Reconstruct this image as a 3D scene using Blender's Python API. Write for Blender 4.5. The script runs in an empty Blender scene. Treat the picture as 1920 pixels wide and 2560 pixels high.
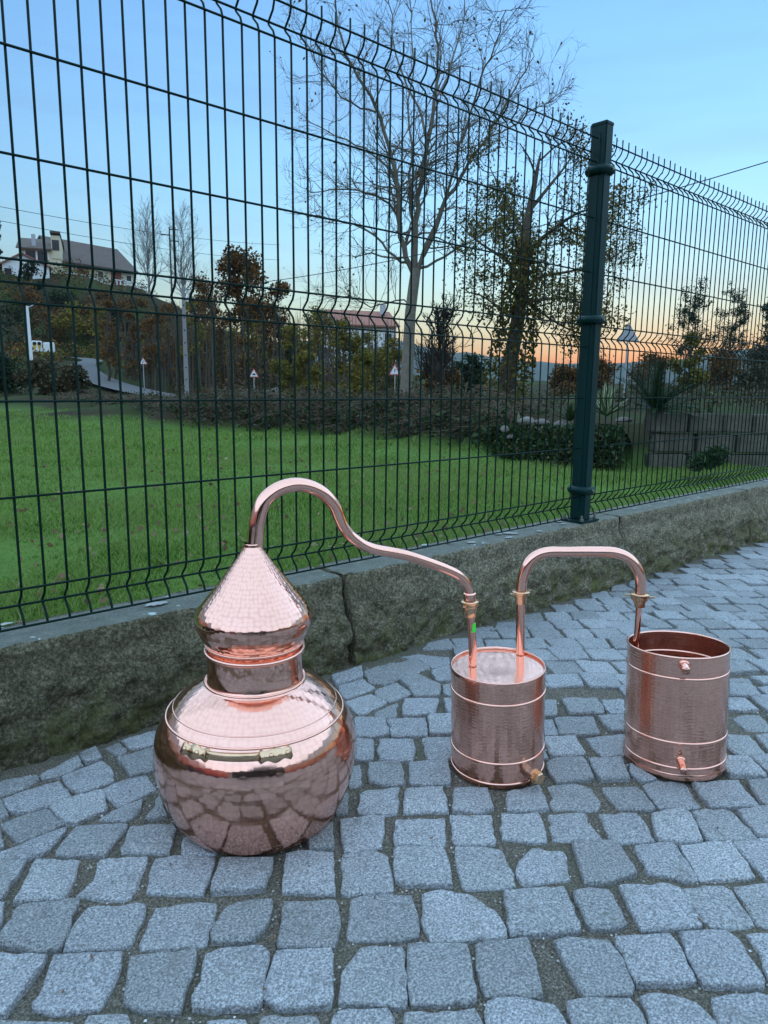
import bpy, math, random
import numpy as np
from mathutils import Vector, Matrix, noise as mnoise

scene = bpy.context.scene
COL = scene.collection
RNG = np.random.default_rng(11)
random.seed(11)

# ------------------------------------------------------------------ camera
CAM = np.array([-0.440, -1.698, 0.8283])
FPX = 1794.97                      # focal length in pixels of the 1920 x 2560 photograph
YAW, PITCH, ROLL = 0.7345099, 0.1735003, -0.010738
_f = np.array([math.sin(YAW)*math.cos(PITCH), math.cos(YAW)*math.cos(PITCH), -math.sin(PITCH)])
_r = np.array([math.cos(YAW), -math.sin(YAW), 0.0]); _d = np.cross(_f, _r)
_c, _s = math.cos(ROLL), math.sin(ROLL)
RIGHT, DOWN, FWD = _c*_r + _s*_d, -_s*_r + _c*_d, _f
cd = bpy.data.cameras.new("camera"); cam = bpy.data.objects.new("camera", cd); COL.objects.link(cam)
m = Matrix.Identity(4)
for i in range(3):
    m[i][0], m[i][1], m[i][2], m[i][3] = RIGHT[i], -DOWN[i], -FWD[i], CAM[i]
cam.matrix_world = m
cd.sensor_fit = 'VERTICAL'; cd.sensor_height = 36.0; cd.lens = FPX/2560*36.0
cd.clip_start = 0.05; cd.clip_end = 12000
scene.camera = cam

# ------------------------------------------------------------------ sky, sun, exposure
SUN_BEARING = math.radians(63)     # from +Y towards +X, where the afterglow stands over the hills
SUN_ELEV = math.radians(-1.5)
world = bpy.data.worlds.new("World"); scene.world = world; world.use_nodes = True
wn = world.node_tree; wn.nodes.clear()
wo = wn.nodes.new("ShaderNodeOutputWorld"); wb = wn.nodes.new("ShaderNodeBackground")
sky = wn.nodes.new("ShaderNodeTexSky"); sky.sky_type = 'NISHITA'; sky.sun_disc = False
sky.sun_elevation = SUN_ELEV; sky.sun_rotation = SUN_BEARING
sky.air_density = 1.5; sky.dust_density = 1.0; sky.ozone_density = 3.5
gm = wn.nodes.new("ShaderNodeGamma"); gm.inputs[1].default_value = 0.803
wbal = wn.nodes.new("ShaderNodeMix"); wbal.data_type = 'RGBA'; wbal.blend_type = 'MULTIPLY'; wbal.inputs[0].default_value = 1.0
wbal.inputs[7].default_value = (1.55, 1.88, 1.62, 1)          # the phone's white balance
wn.links.new(sky.outputs[0], gm.inputs[0]); wn.links.new(gm.outputs[0], wbal.inputs[6])
tcw = wn.nodes.new("ShaderNodeTexCoord"); mpw = wn.nodes.new("ShaderNodeMapping"); mpw.inputs['Scale'].default_value = (1.6, 1.6, 13.0)
nzw = wn.nodes.new("ShaderNodeTexNoise"); nzw.inputs['Scale'].default_value = 1.5; nzw.inputs['Detail'].default_value = 5; nzw.inputs['Roughness'].default_value = 0.55
rpw = wn.nodes.new("ShaderNodeMapRange"); rpw.inputs['From Min'].default_value = 0.46; rpw.inputs['From Max'].default_value = 0.78; rpw.inputs['To Max'].default_value = 0.55
cl = wn.nodes.new("ShaderNodeMix"); cl.data_type = 'RGBA'; cl.blend_type = 'MULTIPLY'; cl.inputs[7].default_value = (0.80, 0.72, 0.74, 1)   # thin veils of evening cloud
wn.links.new(tcw.outputs['Generated'], mpw.inputs[0]); wn.links.new(mpw.outputs[0], nzw.inputs['Vector']); wn.links.new(nzw.outputs['Fac'], rpw.inputs['Value'])
wn.links.new(rpw.outputs[0], cl.inputs[0]); wn.links.new(wbal.outputs[2], cl.inputs[6]); wn.links.new(cl.outputs[2], wb.inputs[0])
wb.inputs[1].default_value = 0.15
wn.links.new(wb.outputs[0], wo.inputs[0])
sd = bpy.data.lights.new("sun", 'SUN'); sd.energy = 0.34; sd.angle = math.radians(150); sd.color = (0.56, 0.81, 1.0)
so = bpy.data.objects.new("sun", sd); COL.objects.link(so)
sv = Vector((-0.06, -0.07, 1.0))   # the sun has set: what is left is the broad soft light of the high twilight sky
so.rotation_euler = sv.to_track_quat('Z', 'Y').to_euler()
vs = scene.view_settings
vs.view_transform = 'Standard'; vs.look = 'None'; vs.exposure = 3.75; vs.gamma = 1.0; vs.use_curve_mapping = False
scene.cycles.use_denoising = True; scene.cycles.adaptive_threshold = 0.003
scene.cycles.max_bounces = 8; scene.cycles.transparent_max_bounces = 8; scene.cycles.volume_bounces = 0
scene.cycles.caustics_reflective = True; scene.cycles.sample_clamp_indirect = 0.5

# ------------------------------------------------------------------ helpers
def ray(px, py):
    return RIGHT*((px-960)/FPX) + DOWN*((py-1280)/FPX) + FWD
def at(px, py, dist):
    """the point seen at a photo pixel, dist metres away over the ground"""
    d = ray(px, py); return CAM + d*(dist/math.hypot(d[0], d[1]))
def ground_z(x, y):
    return -0.0137*x - 0.015*(y+0.12)
def on_ground(px, py):
    d = ray(px, py); n = np.array([0.0137, 0.015, 1.0]); k = -0.015*0.12
    return CAM + d*((k - n@CAM)/(n@d))

def obj(name, me, material=None, parent=None, loc=None):
    o = bpy.data.objects.new(name, me); COL.objects.link(o)
    if material is not None and me is not None and not me.materials: me.materials.append(material)
    if parent is not None: o.parent = parent
    if loc is not None: o.location = loc
    return o
def tag(o, label=None, cat=None, group=None, kind=None):
    if label: o["label"] = label
    if cat: o["category"] = cat
    if group: o["group"] = group
    if kind: o["kind"] = kind
    return o
def empty(name, loc, label=None, cat=None, group=None):
    o = bpy.data.objects.new(name, None); COL.objects.link(o); o.location = loc
    o.empty_display_size = 0.1
    return tag(o, label, cat, group)

class MB:
    """collects shapes and links them as one mesh"""
    def __init__(s): s.v = []; s.f = []; s.uv = None
    def add(s, verts, faces):
        k = len(s.v); s.v.extend([tuple(p) for p in verts]); s.f.extend([tuple(i+k for i in q) for q in faces]); return s
    def box(s, c, size, rz=0.0, M=None):
        hx, hy, hz = size[0]/2, size[1]/2, size[2]/2; cz, sz = math.cos(rz), math.sin(rz)
        P = []
        for x, y, z in ((-hx,-hy,-hz),(hx,-hy,-hz),(hx,hy,-hz),(-hx,hy,-hz),(-hx,-hy,hz),(hx,-hy,hz),(hx,hy,hz),(-hx,hy,hz)):
            P.append((c[0]+x*cz-y*sz, c[1]+x*sz+y*cz, c[2]+z))
        return s.add(P, [(0,3,2,1),(4,5,6,7),(0,1,5,4),(1,2,6,5),(2,3,7,6),(3,0,4,7)])
    def tube(s, pts, r, sides=8, caps=True):
        pts = [Vector(p) for p in pts]; n = len(pts)
        rr = [r]*n if not hasattr(r, '__len__') else list(r)
        up = None; rings = []
        for i in range(n):
            t = (pts[min(i+1, n-1)] - pts[max(i-1, 0)])
            t = t.normalized() if t.length > 1e-9 else Vector((0, 0, 1))
            if up is None:
                up = Vector((0, 0, 1)) if abs(t.z) < 0.9 else Vector((1, 0, 0))
            a = t.cross(up)
            if a.length < 1e-6: a = t.cross(Vector((0.3, 1, 0.2)))
            a.normalize(); b = a.cross(t); up = b.copy() if abs(b.dot(t)) < 0.9 else up
            up = t.cross(a) * -1
            rings.append([pts[i] + (a*math.cos(2*math.pi*k/sides) + b*math.sin(2*math.pi*k/sides))*rr[i] for k in range(sides)])
        V = [p for ring in rings for p in ring]; F = []
        for i in range(n-1):
            for k in range(sides):
                k2 = (k+1) % sides; F.append((i*sides+k, i*sides+k2, (i+1)*sides+k2, (i+1)*sides+k))
        if caps:
            F.append(tuple(range(sides))[::-1]); F.append(tuple((n-1)*sides+k for k in range(sides)))
        return s.add(V, F)
    def mesh(s, name, smooth=False):
        me = bpy.data.meshes.new(name); me.from_pydata(s.v, [], s.f); me.update()
        if smooth: me.polygons.foreach_set("use_smooth", [True]*len(me.polygons))
        return me
    def build(s, name, material, parent=None, smooth=False, loc=None):
        return obj(name, s.mesh(name, smooth), material, parent, loc)

def fix_normals(me):
    import bmesh
    b = bmesh.new(); b.from_mesh(me); bmesh.ops.recalc_face_normals(b, faces=b.faces); b.to_mesh(me); b.free(); return me

def lathe(profile, seg=96, name='lathe', vs=1.0):
    """surface of revolution with a UV map in metres (round the axis, along the profile)"""
    n = len(profile); V = []; F = []; arc = [0.0]
    for i in range(1, n): arc.append(arc[-1] + math.dist(profile[i], profile[i-1]))
    rm = max(p[0] for p in profile)
    for r, z in profile:
        for k in range(seg):
            a = 2*math.pi*k/seg; V.append((r*math.cos(a), r*math.sin(a), z))
    UV = []
    for i in range(n-1):
        for k in range(seg):
            k2 = (k+1) % seg
            F.append((i*seg+k, i*seg+k2, (i+1)*seg+k2, (i+1)*seg+k))
            u0, u1 = 2*math.pi*rm*k/seg, 2*math.pi*rm*(k+1)/seg
            UV += [(u0, arc[i]), (u1, arc[i]), (u1, arc[i+1]), (u0, arc[i+1])]
    me = bpy.data.meshes.new(name); me.from_pydata(V, [], F)
    uv = me.uv_layers.new(name="UVMap"); uv.data.foreach_set("uv", [c for p in UV for c in p])
    me.polygons.foreach_set("use_smooth", [True]*len(F)); me.update()
    return me

def torus_bead(R, z, r, seg=96, sides=10):
    prof = [(R + r*math.cos(a), z + r*math.sin(a)) for a in np.linspace(-math.pi, math.pi, sides+1)]
    return lathe(prof, seg, 'bead')

def smooth_path(pts, n=8):
    """Catmull-Rom through the points"""
    P = [np.array(p, float) for p in pts]; P = [2*P[0]-P[1]] + P + [2*P[-1]-P[-2]]; out = []
    for i in range(1, len(P)-2):
        for k in range(n):
            t = k/n
            out.append(0.5*((2*P[i]) + (-P[i-1]+P[i+1])*t + (2*P[i-1]-5*P[i]+4*P[i+1]-P[i+2])*t*t + (-P[i-1]+3*P[i]-3*P[i+1]+P[i+2])*t**3))
    out.append(P[-2]); return out

# ------------------------------------------------------------------ materials
class NT:
    def __init__(s, name):
        s.m = bpy.data.materials.new(name); s.m.use_nodes = True; s.t = s.m.node_tree; s.t.nodes.clear()
        s.out = s.n('OutputMaterial'); s.b = s.n('BsdfPrincipled'); s.l(s.b.outputs[0], s.out.inputs[0])
    def n(s, typ, **kw):
        nd = s.t.nodes.new('ShaderNode'+typ)
        for k, v in kw.items(): setattr(nd, k, v)
        return nd
    def l(s, a, b): s.t.links.new(a, b)
    def pos(s): return s.n('NewGeometry').outputs['Position']
    def noise(s, scale, detail=4, rough=0.6, co=None, out='Fac', dist=0.0):
        nd = s.n('TexNoise'); nd.inputs['Scale'].default_value = scale; nd.inputs['Detail'].default_value = detail
        nd.inputs['Roughness'].default_value = rough; nd.inputs['Distortion'].default_value = dist
        s.l(co if co is not None else s.pos(), nd.inputs['Vector']); return nd.outputs[out]
    def ramp(s, fac, stops, interp='LINEAR'):
        nd = s.n('ValToRGB'); cr = nd.color_ramp; cr.interpolation = interp
        while len(cr.elements) < len(stops): cr.elements.new(0.5)
        for e, (p, c) in zip(cr.elements, stops):
            e.position = p; e.color = (c[0], c[1], c[2], 1) if hasattr(c, '__len__') else (c, c, c, 1)
        s.l(fac, nd.inputs[0]); return nd.outputs[0]
    def mix(s, fac, a, b, mode='MIX'):
        nd = s.n('Mix', data_type='RGBA', blend_type=mode)
        for v, i in ((fac, 0), (a, 6), (b, 7)):
            if isinstance(v, (int, float)): nd.inputs[i].default_value = v if i == 0 else (v, v, v, 1)
            elif isinstance(v, tuple): nd.inputs[i].default_value = (*v, 1)
            else: s.l(v, nd.inputs[i])
        return nd.outputs[2]
    def math(s, op, a, b=0.0, c=None, clamp=False):
        nd = s.n('Math', operation=op, use_clamp=clamp)
        for i, v in enumerate((a, b, c)):
            if v is None: continue
            if isinstance(v, (int, float)): nd.inputs[i].default_value = v
            else: s.l(v, nd.inputs[i])
        return nd.outputs[0]
    def bump(s, h, strength=0.3, dist=0.01):
        nd = s.n('Bump'); nd.inputs['Strength'].default_value = strength; nd.inputs['Distance'].default_value = dist
        s.l(h, nd.inputs['Height']); s.l(nd.outputs[0], s.b.inputs['Normal']); return nd
    def set(s, **kw):
        for k, v in kw.items():
            i = s.b.inputs[k]
            if isinstance(v, (int, float)): i.default_value = v
            elif isinstance(v, tuple): i.default_value = (*v, 1)
            else: s.l(v, i)
        return s.m

def plain(name, c, rough=0.6, metal=0.0, var=0.12, scale=20, bump=0.0, bdist=0.003, spec=None):
    t = NT(name); n = t.noise(scale, 5)
    col = t.mix(n, tuple(x*(1-var) for x in c), tuple(min(1, x*(1+var)) for x in c))
    if bump: t.bump(t.noise(scale*4, 4), bump, bdist)
    return t.set(**{'Base Color': col, 'Roughness': rough, 'Metallic': metal, 'Specular IOR Level': spec if spec is not None else (0.12 if rough > 0.55 else 0.5)})

def leaf_mat(name, cols, rough=0.55, trans=0.25, dark=0.5, patch=None):
    t = NT(name); g = t.n('NewGeometry'); k = len(cols)
    col = t.ramp(g.outputs['Random Per Island'], [(i/(k-1) if k > 1 else 0, c) for i, c in enumerate(cols)])
    nz = t.noise(0.7, 2)
    if patch: col = t.mix(t.ramp(t.noise(0.55, 4, 0.65), [(0.46, 0.0), (0.66, 0.7)]), col, patch)
    col = t.mix(t.math('MULTIPLY', nz, dark), col, t.mix(1.0, col, (0.45, 0.45, 0.45), 'MULTIPLY'))
    t.set(**{'Base Color': col, 'Roughness': rough, 'Specular IOR Level': 0.12})
    tr = t.n('BsdfTranslucent'); t.l(col, tr.inputs[0]); mx = t.n('MixShader'); mx.inputs[0].default_value = trans
    t.l(t.b.outputs[0], mx.inputs[1]); t.l(tr.outputs[0], mx.inputs[2]); t.l(mx.outputs[0], t.out.inputs[0])
    return t.m

def copper(name, hammer=0.0, cell=0.011, col=(0.93, 0.495, 0.38), rough=0.10, tarnish=0.25, crease=0.16):
    t = NT(name); uv = t.n('UVMap').outputs[0]
    n1 = t.noise(9, 5, 0.6); n2 = t.noise(55, 4, 0.65)
    dull = t.ramp(t.math('MULTIPLY', n1, n2), [(0.22, 0.0), (0.5, 1.0)])
    c = t.mix(t.math('MULTIPLY', dull, tarnish), col, (0.55, 0.25, 0.17))
    r = t.math('ADD', rough, t.math('MULTIPLY', dull, 0.16))
    if hammer:
        mp = t.n('Mapping'); mp.inputs['Scale'].default_value = (1/cell, 1/(cell*0.8), 1); t.l(uv, mp.inputs[0])
        br = t.n('TexVoronoi', voronoi_dimensions='2D', feature='SMOOTH_F1'); br.inputs['Scale'].default_value = 1.0
        br.inputs['Randomness'].default_value = 0.42; br.inputs['Smoothness'].default_value = 0.25
        t.l(mp.outputs[0], br.inputs['Vector'])
        h = t.math('POWER', br.outputs['Distance'], 2.0)
        cr = t.ramp(br.outputs['Distance'], [(0.34, 0.0), (0.60, crease)])      # ridge reflections painted into the colour as darker outlines between hammer marks
        c = t.mix(cr, c, t.mix(1.0, c, (0.42, 0.34, 0.30), 'MULTIPLY'))
        wob = t.noise(26, 2, 0.5)
        h = t.math('ADD', h, t.math('MULTIPLY', wob, 1.2))
        t.bump(h, hammer, 0.0016)
    else:
        t.bump(t.noise(30, 3), 0.04, 0.002)
    return t.set(**{'Base Color': c, 'Roughness': r, 'Metallic': 1.0})

M = {}
M['copper_hammer'] = copper('hammered_copper', 0.14, 0.0125)
M['copper_facet'] = copper('faceted_copper', 0.40, 0.0105, crease=0.24)
M['copper_drum'] = copper('hammered_copper_sheet', 0.36, 0.0085, rough=0.16, tarnish=0.45)
M['copper'] = copper('polished_copper', 0.0, tarnish=0.2, rough=0.09)
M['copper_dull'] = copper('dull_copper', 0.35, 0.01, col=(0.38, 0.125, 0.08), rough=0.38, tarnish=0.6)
M['brass'] = plain('brass', (0.72, 0.46, 0.28), 0.24, 1.0, 0.2, 60, 0.08, 0.001)
M['solder'] = plain('threaded_metal', (0.45, 0.36, 0.30), 0.35, 1.0, 0.3, 120)
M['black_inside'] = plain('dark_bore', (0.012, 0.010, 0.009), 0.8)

def granite_mat():
    t = NT('granite_sett'); p = t.pos()
    oi = t.n('ObjectInfo').outputs['Random']; ri = t.n('NewGeometry').outputs['Random Per Island']
    rnd = t.math('FRACT', t.math('ADD', oi, ri))
    grain = t.noise(270, 4, 0.85, p); patch = t.noise(38, 4, 0.6, p); big = t.noise(3.0, 3, 0.5, p)
    c = t.ramp(grain, [(0.38, (0.065, 0.067, 0.07)), (0.5, (0.265, 0.267, 0.27)), (0.63, (0.60, 0.60, 0.60))])
    c = t.mix(t.math('MULTIPLY', patch, 0.42), c, (0.255, 0.255, 0.26))
    tone = t.ramp(rnd, [(0, (0.82, 0.81, 0.79)), (0.35, (0.96, 0.96, 0.95)), (0.7, (1.03, 1.03, 1.05)), (1, (1.18, 1.18, 1.18))])
    c = t.mix(1.0, c, tone, 'MULTIPLY')
    c = t.mix(1.0, c, t.ramp(big, [(0.3, 0.85), (0.7, 1.08)]), 'MULTIPLY')
    stain = t.ramp(t.noise(17, 5, 0.7, p), [(0.57, 0.0), (0.70, 0.6)])
    c = t.mix(stain, c, (0.135, 0.13, 0.112))
    h = t.math('ADD', t.math('MULTIPLY', patch, 0.3), t.math('MULTIPLY', t.noise(170, 4, 0.75, p), 0.8))
    t.bump(h, 0.75, 0.0045)
    return t.set(**{'Base Color': c, 'Roughness': 0.62, 'Specular IOR Level': 0.25})
M['granite'] = granite_mat()
def mortar_mat():
    t = NT('sandy_joint'); p = t.pos()
    g = t.noise(260, 4, 0.85, p); c = t.ramp(g, [(0.35, (0.05, 0.042, 0.033)), (0.52, (0.165, 0.14, 0.11)), (0.66, (0.42, 0.37, 0.31))])
    c = t.mix(t.ramp(t.noise(6, 4, 0.6, p), [(0.45, 0.0), (0.7, 0.5)]), c, (0.10, 0.11, 0.07))
    t.bump(t.math('ADD', g, t.math('MULTIPLY', t.noise(60, 4), 1.5)), 0.9, 0.005)
    return t.set(**{'Base Color': c, 'Roughness': 0.9, 'Specular IOR Level': 0.05})
M['mortar'] = mortar_mat()
def wall_mat():
    t = NT('mossy_granite'); p = t.pos(); sep = t.n('SeparateXYZ'); t.l(p, sep.inputs[0])
    g = t.noise(125, 5, 0.8, p); md = t.noise(22, 5, 0.65, p); big = t.noise(3.2, 4, 0.6, p)
    c = t.ramp(g, [(0.3, (0.045, 0.038, 0.022)), (0.49, (0.215, 0.180, 0.115)), (0.66, (0.56, 0.49, 0.36))])
    c = t.mix(1.0, c, t.ramp(md, [(0.3, 0.55), (0.7, 1.15)]), 'MULTIPLY')
    # mottled darkening, heavier on the block at the near end
    along = t.math('MULTIPLY_ADD', sep.outputs[0], -0.42, 0.70, True)
    c = t.mix(t.math('MULTIPLY', along, t.ramp(big, [(0.25, 0.35), (0.7, 1.0)])), c, t.mix(1.0, c, (0.34, 0.36, 0.27), 'MULTIPLY'))
    # moss near the foot
    zf = t.math('MULTIPLY_ADD', sep.outputs[2], -5.5, 0.95, True)
    ms = t.math('MULTIPLY', zf, t.ramp(t.noise(13, 5, 0.7, p), [(0.46, 0.0), (0.60, 1.0)]))
    moss = t.mix(t.noise(75, 3, 0.7, p), (0.045, 0.055, 0.012), (0.22, 0.21, 0.07))
    c = t.mix(t.math('MULTIPLY', ms, 0.85), c, moss)
    # pale lichen on the top
    nrm = t.n('SeparateXYZ'); t.l(t.n('NewGeometry').outputs['Normal'], nrm.inputs[0])
    topf = t.ramp(nrm.outputs[2], [(0.8, 0.0), (0.95, 1.0)])
    c = t.mix(t.math('MULTIPLY', topf, 0.6), c, t.mix(md, (0.16, 0.18, 0.165), (0.34, 0.37, 0.34)))
    li = t.math('MULTIPLY', topf, t.ramp(t.noise(19, 3, 0.55, p), [(0.66, 0.0), (0.685, 1.0)]))
    c = t.mix(li, c, (0.62, 0.70, 0.68))
    t.bump(t.math('ADD', t.math('MULTIPLY', md, 0.8), t.math('MULTIPLY', g, 0.9)), 1.0, 0.012)
    return t.set(**{'Base Color': c, 'Roughness': 0.88, 'Specular IOR Level': 0.08})
M['wall'] = wall_mat()
M['fence'] = plain('green_coated_wire', (0.004, 0.017, 0.013), 0.45, 0.0, 0.15, 8, spec=0.10)
M['post'] = plain('green_powder_coat', (0.003, 0.024, 0.022), 0.42, 0.0, 0.12, 5, 0.05, 0.002, spec=0.16)
M['bolt'] = plain('weathered_steel', (0.22, 0.20, 0.17), 0.5, 0.8, 0.4, 80)
M['bark_pale'] = plain('pale_bark', (0.20, 0.17, 0.13), 0.85, 0, 0.45, 7, 0.6, 0.02)
M['bark_dark'] = plain('dark_bark', (0.085, 0.070, 0.052), 0.9, 0, 0.4, 9, 0.6, 0.02)
M['bark_grey'] = plain('grey_twigs', (0.22, 0.21, 0.20), 0.9, 0, 0.3, 4)
M['concrete'] = plain('pole_concrete', (0.26, 0.25, 0.25), 0.8, 0, 0.15, 6, 0.2, 0.01)
M['steel'] = plain('galvanised_steel', (0.42, 0.44, 0.46), 0.45, 0.6, 0.12, 12)
M['white_paint'] = plain('white_paint', (0.72, 0.72, 0.70), 0.6, 0, 0.08, 3)
M['cream_wall'] = plain('cream_render', (0.60, 0.52, 0.36), 0.85, 0, 0.08, 0.6)
M['grey_wall'] = plain('grey_render', (0.42, 0.42, 0.43), 0.85, 0, 0.12, 0.5)
M['window'] = plain('window_glass', (0.02, 0.022, 0.026), 0.12)
M['shutter'] = plain('red_brown_shutter', (0.20, 0.07, 0.055), 0.6)
def roof_mat(name, a, b):
    t = NT(name); p = t.pos(); w = t.n('TexWave'); w.inputs['Scale'].default_value = 1.6; w.inputs['Distortion'].default_value = 1.0
    t.l(p, w.inputs['Vector']); n = t.noise(1.3, 5, 0.7, p)
    t.bump(w.outputs['Fac'], 0.4, 0.05)
    return t.set(**{'Base Color': t.mix(n, a, b), 'Roughness': 0.9})
M['roof_dark'] = roof_mat('weathered_roof_tiles', (0.055, 0.040, 0.034), (0.15, 0.105, 0.085))
M['roof_red'] = roof_mat('red_roof_tiles', (0.22, 0.085, 0.055), (0.36, 0.15, 0.10))
M['sign_face'] = plain('sign_white', (0.70, 0.70, 0.68), 0.5, 0, 0.1, 4)
M['sign_red'] = plain('sign_red', (0.45, 0.07, 0.06), 0.5, 0, 0.2, 5)
M['sign_black'] = plain('sign_black', (0.015, 0.015, 0.017), 0.6)
M['asphalt'] = plain('worn_asphalt', (0.115, 0.11, 0.11), 0.9, 0, 0.15, 2)
M['stone_grey'] = plain('retaining_stone', (0.105, 0.092, 0.072), 0.9, 0, 0.75, 3.2, 0.8, 0.03)
M['stone_pale'] = plain('pale_boulder', (0.17, 0.15, 0.13), 0.85, 0, 0.6, 7, 0.6, 0.03)
M['wood_white'] = plain('weathered_white_wood', (0.42, 0.41, 0.38), 0.8, 0, 0.2, 10)
M['yellow'] = plain('yellow_paint', (0.55, 0.36, 0.06), 0.6, 0, 0.15, 8)
M['car_paint'] = plain('dark_car_paint', (0.012, 0.013, 0.016), 0.22, 0, 0.1, 2)
M['rubber'] = plain('black_rubber', (0.014, 0.014, 0.014), 0.7)

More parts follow.
